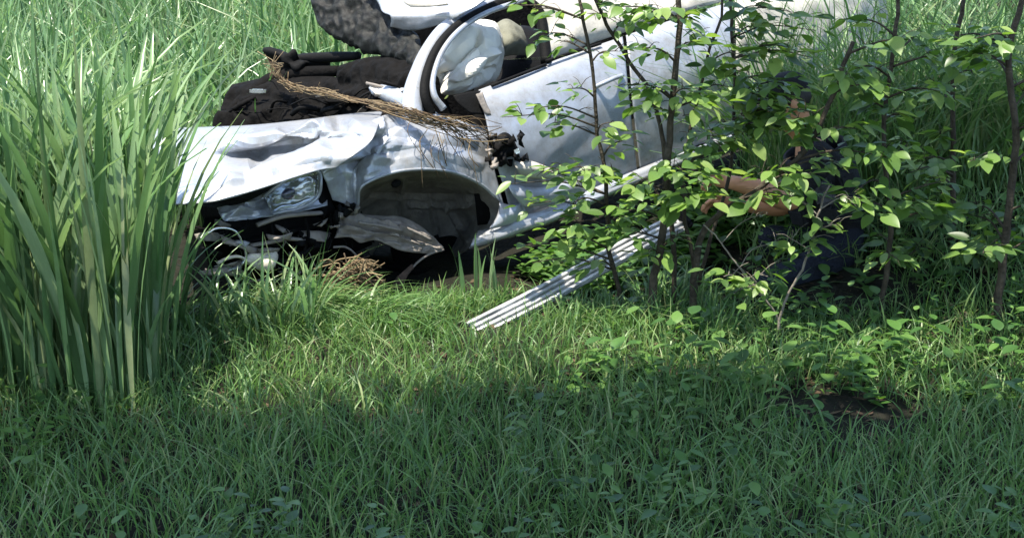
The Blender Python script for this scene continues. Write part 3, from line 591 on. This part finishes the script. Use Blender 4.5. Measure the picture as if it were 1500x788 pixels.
# arching tuft in front of the bumper
def tuft(label, px, py, Y, n, h, w, azm, sp, lean=(.8, 1.9)):
    b = at(px, py, Y); b[2] = gz(b[0], b[1])
    B = [(b[0] + J(sp), b[1] + J(sp * .6), gz(b[0], b[1]) - .01) for _ in range(n)]
    me = blade_field('grass_tuft', B, rng.uniform(h * .5, h, n), rng.uniform(w * .6, w, n) / 2, rng.uniform(*lean, n), rng.normal(azm, .5, n), rng.uniform(0, math.pi, n), 8, .55, 2)
    return tag(link('grass_tuft', me, 'turf'), label, 'grass tuft', kind='stuff')
for px_ in (285, 335, 440, 525, 560):
    tuft('long pale grass arching over the foot of the smashed front end', px_, 470, 6.12 + J(.08), 45, .36, .011, .3 + J(.6), .10, (.6, 1.7))['group'] = 'arching tufts below the front end'
tuft('arching pale grass tuft below the broken front bumper', 395, 470, 6.15, 90, .42, .012, .1, .10)
tuft('fine arching grass tuft beside the heap of dry grass', 470, 468, 6.2, 70, .34, .009, .5, .12)
tuft('low grass tuft under the empty wheel arch', 625, 466, 6.25, 60, .16, .012, 1.5, .14)
tuft('pale grass tuft between the sapling stems', 985, 470, 6.25, 80, .36, .016, 1.2, .12, (.3, 1.2))
tuft('small grass tuft at the sapling foot near the running board', 860, 470, 6.2, 60, .22, .014, 1.4, .12, (.4, 1.2))

# broad blades that can be told apart: plants of a few blades each
def blade_mesh(segs=10):
    s = np.linspace(0, 1, segs + 1); V = []
    for t in s:
        wd = min(1, .5 + 1.5 * t) * max(.02, min(1, (1 - t) * 1.9)) ** .8
        x = .32 * t ** 2.2
        V += [(x, -wd * .5, t), (x + .006, 0, t), (x, wd * .5, t)]
    f = []
    for i in range(segs):
        for k in range(2): a = i * 3 + k; f.append((a, a + 1, a + 4, a + 3))
    V = [(v[0], v[1], v[2] - .14 * v[2] ** 4) for v in V]
    me = bpy.data.meshes.new('blade'); me.from_pydata(V, [], f); me.materials.append(M['reed'])
    me.polygons.foreach_set('use_smooth', [True] * len(f)); return me
BM = blade_mesh()
GR = 'broad-bladed grass plants in front of the bonnet'
def reed(px, py, Y, n, h, w, label, group=None, azc=None, lean=1.0):
    b = at(px, py, Y); z = gz(b[0], b[1]); e = empty('reed_plant', (b[0], b[1], z)); tag(e, label, 'reed', group)
    for k in range(n):
        o = bpy.data.objects.new('blade', BM); COL.objects.link(o); o.parent = e
        az = random.uniform(0, 6.28) if azc is None else random.gauss(azc, .7)
        hh = h * random.uniform(.65, 1); o.location = (J(.05), J(.05), -.02)
        o.rotation_euler = (J(.12), random.uniform(-.12, .28) * lean, az); o.scale = (hh * random.uniform(.5, 1.6) * lean, w * random.uniform(.7, 1.2), hh)
random.seed(11)
for px, Y in ((20, 5.5), (60, 5.8), (95, 5.35), (130, 5.7), (160, 5.45), (188, 5.85), (205, 5.5), (222, 5.75), (45, 5.2), (110, 5.1), (175, 5.15), (10, 5.9), (148, 6.0), (30, 6.0), (75, 5.55), (118, 5.9), (198, 6.0), (215, 6.0)):
    reed(px, 480, Y, 13, 1.6, .052, 'tall broad-bladed green grass plant hiding the nose of the car', GR, None, 1.0 if px < 130 else .6)
reed(250, 470, 5.85, 7, .75, .026, 'shorter broad-bladed plant in front of the bonnet edge', None, 0.3, 1.2)
reed(300, 470, 5.9, 7, .5, .02, 'narrow dark-bladed plant in front of the smashed headlamp', None, .5)
reed(345, 475, 5.95, 5, .42, .018, 'low sparse-bladed plant before the bumper remains', None, 1.2)
for px, Y in ((690, 6.35), (729, 6.3)):
    reed(px, 460, Y, 6, .42, .022, 'upright blue-green blades standing below the sill', 'upright plants below the sill', None, .25)
# weeds
def leaf_mesh(name, m, l=1, wd=.52, n=7, fold=.12, droop=.15, tip=.55):
    V = []; f = []
    for i in range(n + 1):
        t = i / n; ww = wd * math.sin(math.pi * t ** tip) ** .85 / 2 if 0 < t < 1 else .004
        z = -droop * t * t; V += [(t * l, -ww, z + fold * ww * 2), (t * l, 0, z), (t * l, ww, z + fold * ww * 2)]
    for i in range(n):
        for k in range(2): a = i * 3 + k; f.append((a, a + 3, a + 4, a + 1))
    me = bpy.data.meshes.new(name); me.from_pydata(V, [], f); me.materials.append(M[m]); me.polygons.foreach_set('use_smooth', [True] * len(f)); return me
LM = [leaf_mesh('leaf', 'leaf', 1, .52, 7, .12, .12, .75), leaf_mesh('leaf', 'leaf', 1, .62, 7, .08, .2, .8), leaf_mesh('leaf', 'leaf', 1, .44, 7, .16, .05, .8)]
def weeds(name, label, n, reg, size, cond):
    V = []; Fc = []; src = LM[1]; sv = np.array([v.co[:] for v in src.vertices]); sf = [tuple(p.vertices) for p in src.polygons]
    k = 0
    while k < n:
        x = random.uniform(*reg[0]); y = random.uniform(*reg[1])
        if not cond(x, y): continue
        k += 1; z = gz(x, y); h = random.uniform(.04, .22); nl = random.randint(4, 7)
        for q in range(nl):
            R_ = np.array((Matrix.Rotation(q * 2.4 + J(.4), 3, 'Z') @ Matrix.Rotation(J(.5) - .2, 3, 'Y')))
            b0 = len(V); sc = size * random.uniform(.6, 1.2)
            V += list((R_ @ (sv * sc).T).T + np.array([x, y, z + h * (q + 1) / nl])); Fc += [tuple(i + b0 for i in f_) for f_ in sf]
    return tag(pd(name, V, Fc, 'weed'), label, 'weeds', kind='stuff')
weeds('ground_weeds', 'dense dark leafy weeds growing along the sill of the car', 260, ((-.1, 1.5), (6.55, 7.9)), .085, lambda x, y: clear(x, y, .02) and cuv(x, y)[1] > -.75 and cuv(x, y)[0] > .35)
weeds('ground_weeds', 'low broad-leaved weeds under the saplings', 420, ((.2, 3.6), (5.0, 8.2)), .075, lambda x, y: inview(x, y) and clear(x, y, .1))
weeds('ground_weeds', 'low broad-leaved weeds scattered through the foreground verge', 260, ((-2.2, 2.2), (3.6, 5.9)), .05, lambda x, y: inview(x, y) and noise.noise((x, y, 4)) > 0)

def litter(n):
    P = []
    while len(P) < n:
        x = random.uniform(-2.4, 2.9); y = random.uniform(3.5, 8)
        if inview(x, y) and clear(x, y, .05): P.append((x, y, gz(x, y) + .006))
    P = np.array(P); a = rng.uniform(0, 6.28, n); sz = .006 + .03 * rng.uniform(0, 1, n) ** 2.5
    u = np.stack([np.cos(a), np.sin(a), rng.uniform(-.3, .3, n)], 1) * sz[:, None]; w_ = np.stack([-np.sin(a), np.cos(a), rng.uniform(-.3, .3, n)], 1) * sz[:, None] * .5
    V = np.stack([P - u, P + w_, P + u, P - w_], 1).reshape(-1, 3)
    tag(link('leaf_litter', npmesh('leaf_litter', V, np.arange(4 * n).reshape(n, 4)), 'litter'), 'dry brown leaf litter scattered on bare soil', 'leaf litter', kind='stuff')
litter(5000)
# ---------------------------------------------------------------- saplings
random.seed(5)
def sapling(name, label, trunk, r, branches, size=.085, m='bark', group=None, dens=1.6):
    r *= .85; T = [at(*p) for p in trunk]; b = T[-1].copy(); b[2] = gz(b[0], b[1]) - .03
    if T[-1][2] > b[2] + .02: T.append(b)
    T = T[::-1]; e = empty(name, T[0] + np.array([0, 0, .03])); bpy.context.view_layer.update(); tag(e, label, 'sapling', group)
    n = 40; tp = spline(T, n); tp = tp + np.array([[.006 * noise.noise(Vector((i * .5, 1, px * 9))) for px in (1, 2, 3)] for i in range(n)])
    rr = np.linspace(r, r * .55, n) * np.array([1 + .12 * noise.noise(Vector((i * .7, 3, r * 50))) for i in range(n)])
    v, f = tube_geo(tp, rr, 9); pd('trunk', v, f, m, e)
    nl = 0
    for br in branches:
        px, py, Y, k = br[:4]; sz = size * (br[4] if len(br) > 4 else 1)
        end = at(px, py, Y); d = np.linalg.norm(tp - end, axis=1) + np.maximum(0, tp[:, 2] - end[2] + .04) * 1.6; i0 = int(np.argmin(d)); a = tp[i0]
        L = np.linalg.norm(end - a); mid = (a + end) / 2 + np.array([0, 0, .06 * L + .01]) + np.array([J(.03), J(.03), 0])
        bp = spline([a, mid, end], 12); v, f = tube_geo(bp, np.linspace(min(r * .45, .004 + .009 * L), .0014, 12), 5); br_o = pd('branch', v, f, m, e)
        dirv = (end - a) / (L + 1e-6); az0 = math.atan2(dirv[1], dirv[0])
        k = int(k * dens)
        for q in range(3):                                    # bare side twigs
            c0 = bp[random.randint(3, 10)]; c2 = c0 + np.array([J(.09), J(.09), random.uniform(-.03, .07)]); vv, ff = tube_geo(spline([c0, (c0 + c2) / 2 + np.array([0, 0, .012]), c2], 5), np.linspace(.002, .0009, 5), 4); pd('twig', vv, ff, m, br_o)
        for q in range(k):
            t = .25 + .75 * (q + random.random()) / k if L > .12 else random.random()
            p = bp[min(11, int(t * 11))] + np.array([J(.02), J(.02), J(.02)])
            # short side twigs spread the leaves through a flat spray
            side = 1 if q % 2 else -1; az = az0 + side * random.uniform(.3, 1.4); rad = random.uniform(0, .09) * (L > .1)
            p = p + np.array([math.cos(az) * rad, math.sin(az) * rad, J(.025)])
            o = bpy.data.objects.new('leaf', random.choice(LM)); COL.objects.link(o); o.parent = e; o.location = p - (T[0] + np.array([0, 0, .03]))
            s = sz * (.35 + .8 * random.random() ** .8); o.scale = (s, s, s)
            o.rotation_euler = (J(.6), random.uniform(-.35, .6), az + J(.5)); nl += 1
    return e
sapling('sapling', 'thin straight sapling with sparse leaves in front of the front door',
    [(846, -30, 6.15), (852, 20, 6.15), (864, 75, 6.15), (871, 130, 6.15), (874, 190, 6.15), (884, 238, 6.15), (889, 300, 6.15), (893, 370, 6.15), (908, 430, 6.15), (912, 480, 6.15)], .0135,
    [(770, 160, 6.1, 9), (735, 172, 6.05, 6), (800, 185, 6.2, 6), (830, 130, 6.1, 8), (905, 178, 6.1, 8), (915, 205, 6.2, 7), (800, 252, 6.0, 12), (850, 255, 5.95, 14), (900, 250, 6.1, 12), (740, 270, 6.1, 6), (780, 250, 6.3, 6),
     (800, 345, 6.1, 12), (780, 385, 6.15, 10), (840, 330, 6.0, 12), (860, 385, 6.1, 8), (930, 320, 6.05, 12), (760, 360, 6.2, 6), (905, 75, 6.1, 6), (820, 60, 6.2, 6), (790, 50, 6.2, 7), (780, 15, 6.2, 8), (740, 10, 6.2, 6), (835, 300, 6.0, 10), (770, 300, 6.2, 8)])
sapling('sapling', 'sturdiest dark-barked sapling standing in front of the rear door',
    [(994, -30, 6.0), (995, 40, 6.0), (990, 100, 6.0), (984, 160, 6.0), (979, 225, 6.0), (975, 290, 6.0), (970, 350, 6.0), (958, 410, 6.0), (952, 462, 6.0), (948, 500, 6.0)], .024,
    [(930, 70, 5.9, 10), (945, 130, 5.95, 14), (910, 125, 5.95, 8), (1030, 60, 6.0, 10), (1015, 130, 5.9, 12), (940, 155, 5.9, 10), (1045, 150, 5.9, 14), (925, 20, 6.0, 14), (900, 10, 6.1, 12), (960, 15, 5.9, 14), (1020, 20, 6.0, 10),
     (1000, 250, 5.8, 16, 1.15), (1040, 260, 5.75, 16, 1.2), (960, 285, 5.85, 14), (1010, 290, 5.75, 12, 1.2), (930, 270, 5.9, 12), (1045, 290, 5.75, 10, 1.3), (1010, 350, 5.9, 5, 1.1), (920, 345, 5.9, 12), (900, 310, 5.9, 12), (945, 365, 5.9, 8)])
tube_dead = sapling('sapling', 'leaning thin sapling stem crossing in front of the door window',
    [(862, -30, 6.3), (885, 30, 6.3), (905, 62, 6.3), (928, 100, 6.3), (950, 130, 6.28), (966, 180, 6.25), (975, 240, 6.2), (985, 330, 6.2), (988, 460, 6.2), (988, 480, 6.2)], .015,
    [(860, 20, 6.2, 8), (930, 30, 6.2, 10), (880, 5, 6.3, 8)])
sapling('sapling', 'slim forked sapling between the sturdy one and the vine-hung one',
    [(1062, -30, 6.2), (1055, 30, 6.2), (1040, 70, 6.2), (1030, 115, 6.2), (1018, 160, 6.2), (1008, 205, 6.2), (1000, 260, 6.2), (1005, 330, 6.2), (1018, 400, 6.2), (1016, 482, 6.2)], .0115,
    [(1075, 130, 6.0, 12), (1050, 95, 6.1, 10), (1000, 170, 6.1, 10), (1050, 200, 6.0, 12), (1065, 215, 6.0, 12), (1030, 225, 6.0, 10), (1085, 80, 6.0, 9, 1.3), (1020, 50, 6.2, 8)])
sapling('sapling', 'upright thin sapling beside the crouching person',
    [(1070, -30, 6.3), (1071, 40, 6.3), (1076, 110, 6.3), (1075, 170, 6.3), (1070, 250, 6.3), (1050, 320, 6.3), (1030, 390, 6.3), (1018, 460, 6.3), (1016, 480, 6.3)], .0125,
    [(1120, 40, 6.1, 12), (1160, 70, 6.0, 14, 1.2), (1110, 120, 6.0, 12), (1135, 150, 5.95, 12), (1180, 130, 5.95, 14), (1120, 10, 6.1, 12), (1170, 20, 6.0, 12), (1190, 85, 5.95, 12, 1.3), (1165, 165, 6.0, 12), (1090, 200, 6.0, 12), (1060, 180, 6.1, 8), (1110, 185, 6.0, 9), (1195, 45, 6.0, 10), (1135, 168, 6.1, 14), (1150, 182, 6.05, 13), (1122, 162, 6.1, 10), (1165, 190, 6.05, 12), (1150, 120, 6.0, 10), (1150, 150, 6.15, 14), (1170, 160, 6.1, 12), (1140, 140, 6.1, 10)])
sapling('sapling', 'thick shaded sapling trunk with bare twigs in front of the person',
    [(1250, 60, 5.9), (1215, 150, 5.9), (1180, 220, 5.9), (1120, 270, 5.92), (1060, 310, 5.95), (1030, 340, 6.0), (1018, 400, 6.0), (1012, 470, 6.0), (1008, 500, 6.0)], .02,
    [(1130, 290, 5.75, 5, 1.3), (1175, 292, 5.75, 6, 1.3), (1110, 255, 5.8, 4), (1180, 262, 5.75, 12), (1195, 280, 5.8, 8), (1145, 245, 5.8, 8), (1230, 240, 5.8, 14), (1260, 190, 5.8, 14), (1290, 130, 5.8, 14), (1300, 230, 5.8, 14), (1240, 110, 5.8, 12), (1320, 60, 5.8, 12), (1165, 175, 5.85, 10), (1182, 195, 5.85, 10), (1172, 160, 5.9, 8)])
def twiggy(label, trunk, r, brs, m='twig'): return sapling('sapling', label, trunk, r, brs, .08, m)
twiggy('bare forked grey twig crossing the dark trousers of the person', [(1030, 328, 5.8), (1052, 350, 5.8), (1070, 375, 5.8), (1085, 394, 5.8), (1110, 425, 5.8), (1135, 458, 5.8), (1150, 500, 5.8)], .006,
    [(1145, 355, 5.78, 0), (1095, 420, 5.7, 8, .9), (1060, 405, 5.7, 7), (1125, 405, 5.7, 7, .9), (1075, 430, 5.7, 5), (1125, 312, 5.75, 2)])
twiggy('pale curved sapling stem rising beside the navy trousers', [(1215, 270, 5.75), (1196, 320, 5.75), (1188, 360, 5.75), (1172, 400, 5.75), (1150, 440, 5.75), (1140, 480, 5.75), (1138, 510, 5.75)], .0085,
    [(1160, 352, 5.7, 8), (1190, 348, 5.7, 8), (1230, 330, 5.7, 10), (1180, 300, 5.7, 6), (1260, 290, 5.7, 10)])
# undergrowth beyond the right of the crouching person
for i, (px, Y, lab) in enumerate(((1300, 6.0, 'leafy shaded sapling just behind the crouching person'), (1390, 6.5, 'leafy sapling with a bent trunk at the edge of the thicket'), (1470, 5.8, 'leafiest thicket sapling growing farthest from the car'))):
    tr = [(px + 20 + 10 * i, -40, Y), (px + 8, 80, Y), (px - 6 + 12 * i, 200, Y), (px + 5, 330, Y), (px - 8, 450, Y), (px - 10, 520, Y)]
    brs = [(px + J(85), random.uniform(0, 400), Y + J(.35), 11) for _ in range(16)]
    sapling('sapling', lab, tr, .016 + .004 * i, brs, .09)

# ---------------------------------------------------------------- crouching person behind the saplings
def person():
    root = empty('person', (*at(1215, 420, 6.75)[:2], gz(*at(1215, 420, 6.75)[:2]))); bpy.context.view_layer.update()
    tag(root, 'person in black cap and dark clothes crouching behind the sapling leaves, one forearm bare', 'person')
    J_ = {}; E_ = []; R_ = {}; K_ = {}
    def v(n, px, py, Y, r, k, par=None):
        J_[n] = at(px, py, Y); R_[n] = r; K_[n] = k
        if par: E_.append((par, n))
    v('pelvis', 1238, 372, 6.85, .14, 't'); v('waist', 1226, 325, 6.84, .135, 's', 'pelvis'); v('chest', 1210, 272, 6.82, .155, 's', 'waist'); v('upper', 1196, 232, 6.82, .13, 's', 'chest')
    v('neck', 1180, 204, 6.8, .055, 'k', 'upper'); v('jaw', 1162, 170, 6.78, .07, 'k', 'neck'); v('skull', 1154, 146, 6.78, .095, 'k', 'jaw'); v('crown', 1154, 124, 6.78, .08, 'k', 'skull')
    v('chin', 1140, 178, 6.77, .035, 'k', 'jaw')
    for s, dy in (('n', -.18), ('f', .18)):
        v(s + 'sh', 1200, 232, 6.82 + dy, .075, 's', 'upper')
    v('nel', 1160, 300, 6.58, .052, 's', 'nsh'); v('nfa', 1122, 280, 6.5, .056, 'k', 'nel'); v('nwr', 1076, 268, 6.5, .036, 'k', 'nfa'); v('npalm', 1056, 264, 6.56, .033, 'k', 'nwr')
    v('fel', 1150, 306, 7.04, .052, 's', 'fsh'); v('fwr', 1080, 300, 7.0, .032, 'k', 'fel'); v('fpalm', 1058, 296, 6.98, .033, 'k', 'fwr')
    for s, Y0, y0 in (('n', 6.56, 264), ('f', 6.98, 296)):
        for i in range(4):
            dy = -.03 + .02 * i; L = (0.9, 1, .95, .8)[i]
            v(f'{s}f{i}a', 1056 - 16 * L, y0 - 3 + 2 * i, Y0 + dy, .011, 'k', s + 'palm'); v(f'{s}f{i}b', 1056 - 26 * L, y0 + 4 + 2 * i, Y0 + dy, .0095, 'k', f'{s}f{i}a'); v(f'{s}f{i}c', 1056 - 28 * L, y0 + 12 + 2 * i, Y0 + dy, .008, 'k', f'{s}f{i}b')
        v(s + 'tha', 1052, y0 - 10, Y0 - .045, .012, 'k', s + 'palm'); v(s + 'thb', 1040, y0 - 8, Y0 - .06, .009, 'k', s + 'tha')
    v('nhip', 1232, 378, 6.70, .11, 't', 'pelvis'); v('nkn', 1085, 432, 6.52, .075, 't', 'nhip'); v('nca', 1150, 446, 6.56, .07, 't', 'nkn'); v('nan', 1225, 446, 6.62, .045, 'b', 'nca'); v('nto', 1250, 462, 6.62, .038, 'b', 'nan')
    v('fhip', 1228, 372, 7.0, .11, 't', 'pelvis'); v('fkn', 1118, 342, 7.05, .075, 't', 'fhip'); v('fca', 1132, 372, 7.05, .065, 't', 'fkn'); v('fan', 1135, 402, 7.05, .045, 'b', 'fca'); v('fto', 1102, 412, 7.03, .04, 'b', 'fan')
    names = list(J_); ix = {n: i for i, n in enumerate(names)}
    me = bpy.data.meshes.new('body'); me.from_pydata([tuple(J_[n]) for n in names], [(ix[a], ix[b]) for a, b in E_], [])
    o = bpy.data.objects.new('body', me); COL.objects.link(o); sk = o.modifiers.new('skin', 'SKIN')
    if not me.skin_vertices: me.skin_vertices.new()
    for n in names:
        sv = me.skin_vertices[0].data[ix[n]]; sv.radius = (R_[n], R_[n]); sv.use_root = (n == 'pelvis')
    sb = o.modifiers.new('sub', 'SUBSURF'); sb.levels = sb.render_levels = 2
    dg = bpy.context.evaluated_depsgraph_get(); nm = bpy.data.meshes.new_from_object(o.evaluated_get(dg)); bpy.data.objects.remove(o)
    nm.materials.clear(); order = ['skin', 'shirt', 'trousers', 'cap']; [nm.materials.append(M[k]) for k in order]
    code = {'k': 0, 's': 1, 't': 2, 'b': 3}
    seg = [(np.array(J_[a]), np.array(J_[b]), K_[b] if K_[a] != 'k' else K_[a]) for a, b in E_]
    for p in nm.polygons:
        c = np.array(p.center); best = 9; kk = 's'
        for a, b, k in seg:
            t = np.clip((c - a) @ (b - a) / ((b - a) @ (b - a)), 0, 1); d = np.linalg.norm(a + t * (b - a) - c)
            if d < best: best = d; kk = k
        p.material_index = code[kk]
    link('body', nm, None, root)
    sk_, f_ = J_['skull'], np.array([-1, -.12, -.25]); f_ /= np.linalg.norm(f_); sd = np.array([-.12, 1, 0]); sd -= f_ * (sd @ f_); sd /= np.linalg.norm(sd); u_ = np.cross(f_, sd); u_ = u_ if u_[2] > 0 else -u_
    blob('nose', sk_ + f_ * .098 - u_ * .03, (.022, .015, .02), 'skin', root, .1, 9, 2, (f_, sd, u_))
    for s in (-1, 1):
        blob('eye', sk_ + f_ * .086 + sd * s * .033 + u_ * .0, (.011, .014, .009), 'hair', root, 0, 9, 2, (f_, sd, u_))
        blob('ear', sk_ + sd * s * .092 - u_ * .02 - f_ * .005, (.022, .012, .034), 'skin', root, .2, 20, 2, (f_, sd, u_))
    blob('mouth', sk_ + f_ * .085 - u_ * .068, (.008, .024, .006), 'rust', root, 0, 9, 2, (f_, sd, u_))
    blob('hair', sk_ - f_ * .02 + u_ * .015, (.092, .094, .085), 'hair', root, .08, 30, 3, (f_, sd, u_))
    # cap: crown dome and curved peak
    cc = sk_ + u_ * .045; V = []; Fc = []
    for i in range(9):
        ph = i / 8 * math.pi / 2
        for k in range(24):
            th = 2 * math.pi * k / 24; V.append(cc + (f_ * math.cos(th) * .108 + sd * math.sin(th) * .1) * math.cos(ph) ** .7 + u_ * (.085 * math.sin(ph)))
    for i in range(8):
        for k in range(24): Fc.append((i * 24 + k, i * 24 + (k + 1) % 24, (i + 1) * 24 + (k + 1) % 24, (i + 1) * 24 + k))
    cap = pd('cap', V, Fc, 'cap', root)
    V = []; Fc = []
    for i in range(5):
        for k in range(11):
            th = -1.1 + 2.2 * k / 10; rr = .1 + .078 * i / 4 * math.cos(th * .8); V.append(cc + f_ * math.cos(th) * rr + sd * math.sin(th) * .098 - u_ * (.012 * i / 4 + .02 * abs(math.sin(th)) ** 2))
    for i in range(4):
        for k in range(10): Fc.append((i * 11 + k, i * 11 + k + 1, (i + 1) * 11 + k + 1, (i + 1) * 11 + k))
    pk = pd('cap_peak', V, Fc, 'cap', root); s_ = pk.modifiers.new('t', 'SOLIDIFY'); s_.thickness = .006
    # vest with pouches on chest and side
    tz = J_['upper'] - J_['waist']; tz /= np.linalg.norm(tz); tf = np.array([-1, 0, -.3]); tf -= tz * (tf @ tz); tf /= np.linalg.norm(tf); ts = np.cross(tz, tf)
    V = []; Fc = []
    for i in range(9):
        h = -.14 + .34 * i / 8; c = J_['chest'] + tz * h
        for k in range(24):
            th = 2 * math.pi * k / 24; V.append(c + tf * math.cos(th) * (.165 - .012 * (i > 6)) + ts * math.sin(th) * (.19 - .02 * (i > 6)))
    for i in range(8):
        for k in range(24): Fc.append((i * 24 + k, i * 24 + (k + 1) % 24, (i + 1) * 24 + (k + 1) % 24, (i + 1) * 24 + k))
    vest = pd('vest', V, Fc, 'vest', root); s_ = vest.modifiers.new('t', 'SOLIDIFY'); s_.thickness = .015
    for th, h, a, b in ((-.2, .06, .05, .05), (-.75, .05, .045, .06), (-1.35, .04, .045, .06), (-1.9, .05, .04, .05), (-.5, -.07, .06, .05), (-1.2, -.08, .06, .05)):
        for sg in (1,):
            dirn = tf * math.cos(th) + ts * math.sin(th)
            if dirn[1] > 0.2: dirn = tf * math.cos(-th) + ts * math.sin(-th)
            tang = np.cross(tz, dirn); tang /= np.linalg.norm(tang); rad = .17 + .025 * abs(math.sin(th))
            box('pouch', J_['chest'] + tz * h + dirn * (rad + .015), (tang, dirn, tz), (a, .025, b), 'vest' if h < 0 or th < -1.5 else 'greycloth', root, .008, .004)
    dirn = tf * .6 + np.array([0, -.8, 0]); dirn /= np.linalg.norm(dirn)
    box('badge', J_['chest'] + tz * .10 + dirn * .225, (np.cross(tz, dirn), dirn, tz), (.012, .004, .012), 'pink', root, 0)
person()

# ---------------------------------------------------------------- unseen trees added out of view to shade verge and thicket
random.seed(3)
def tree(label, x, y, h, cx, cy, cz, rx, ry, rz, n):
    z = gz(x, y); e = empty('added_shade_tree', (x, y, z)); bpy.context.view_layer.update(); tag(e, label, 'tree', None)
    top = np.array([cx, cy, cz + rz * .5]); v, f = tube_geo(spline([(x, y, z - .1), (x * .98, y * .98, z + h * .5), tuple(top)], 20), np.linspace(.17, .04, 20), 10); pd('trunk', v, f, 'bark', e)
    base = np.array([x, y, z + h * .55])
    for k in range(9):
        a = 6.28 * k / 9; end = np.array([cx + rx * .75 * math.cos(a), cy + ry * .75 * math.sin(a), cz + J(rz * .5)])
        v, f = tube_geo(spline([base + (top - base) * (k / 14), (base + end) / 2 + np.array([0, 0, .3]), end], 10), np.linspace(.06, .012, 10), 6); pd('limb', v, f, 'bark', e)
    clumps = [(cx + rx * math.sqrt(random.random()) * math.cos(a), cy + ry * math.sqrt(random.random()) * math.sin(a), cz + rz * J(1)) for a in [random.uniform(0, 6.28) for _ in range(90)]]
    P = np.array([clumps[random.randrange(90)] for _ in range(n)]) + rng.normal(0, .22, (n, 3)) * np.array([1, 1, .6])
    a = rng.uniform(0, 6.28, n); t = rng.uniform(-.7, .7, n); s = rng.uniform(.05, .11, n)
    u = np.stack([np.cos(a), np.sin(a), t], 1) * s[:, None]; w_ = np.stack([-np.sin(a), np.cos(a), rng.uniform(-.5, .5, n)], 1) * s[:, None] * .55
    Vv = np.stack([P - u, P + w_, P + u, P - w_], 1).reshape(-1, 3)
    link('crown', npmesh('crown', Vv, np.arange(4 * n).reshape(n, 4)), 'crown', e)
def overhead(gx_, gy_, z): k = z / SUN.z; return gx_ + SUN.x * k, gy_ + SUN.y * k  # sets an added crown along the sun ray so its shade lands here
cx, cy = overhead(.55, 4.0, 4.2); tree('unseen leafy tree added to shade the grass verge', 3.2, .4, 3.6, cx, cy, 4.2, 2.0, 1.0, .35, 15000)
cx, cy = overhead(-1.5, 3.9, 4.6); tree('unseen slender leafy tree added to shade the left of the verge', -3.6, .2, 3.9, cx, cy, 4.6, 1.1, .75, .4, 7000)
cx, cy = overhead(2.15, 7.0, 3.7); tree('unseen spreading leafy tree added to shade the sapling thicket', 4.6, 6.6, 3.3, cx, cy, 3.7, 1.05, .75, .4, 9000)
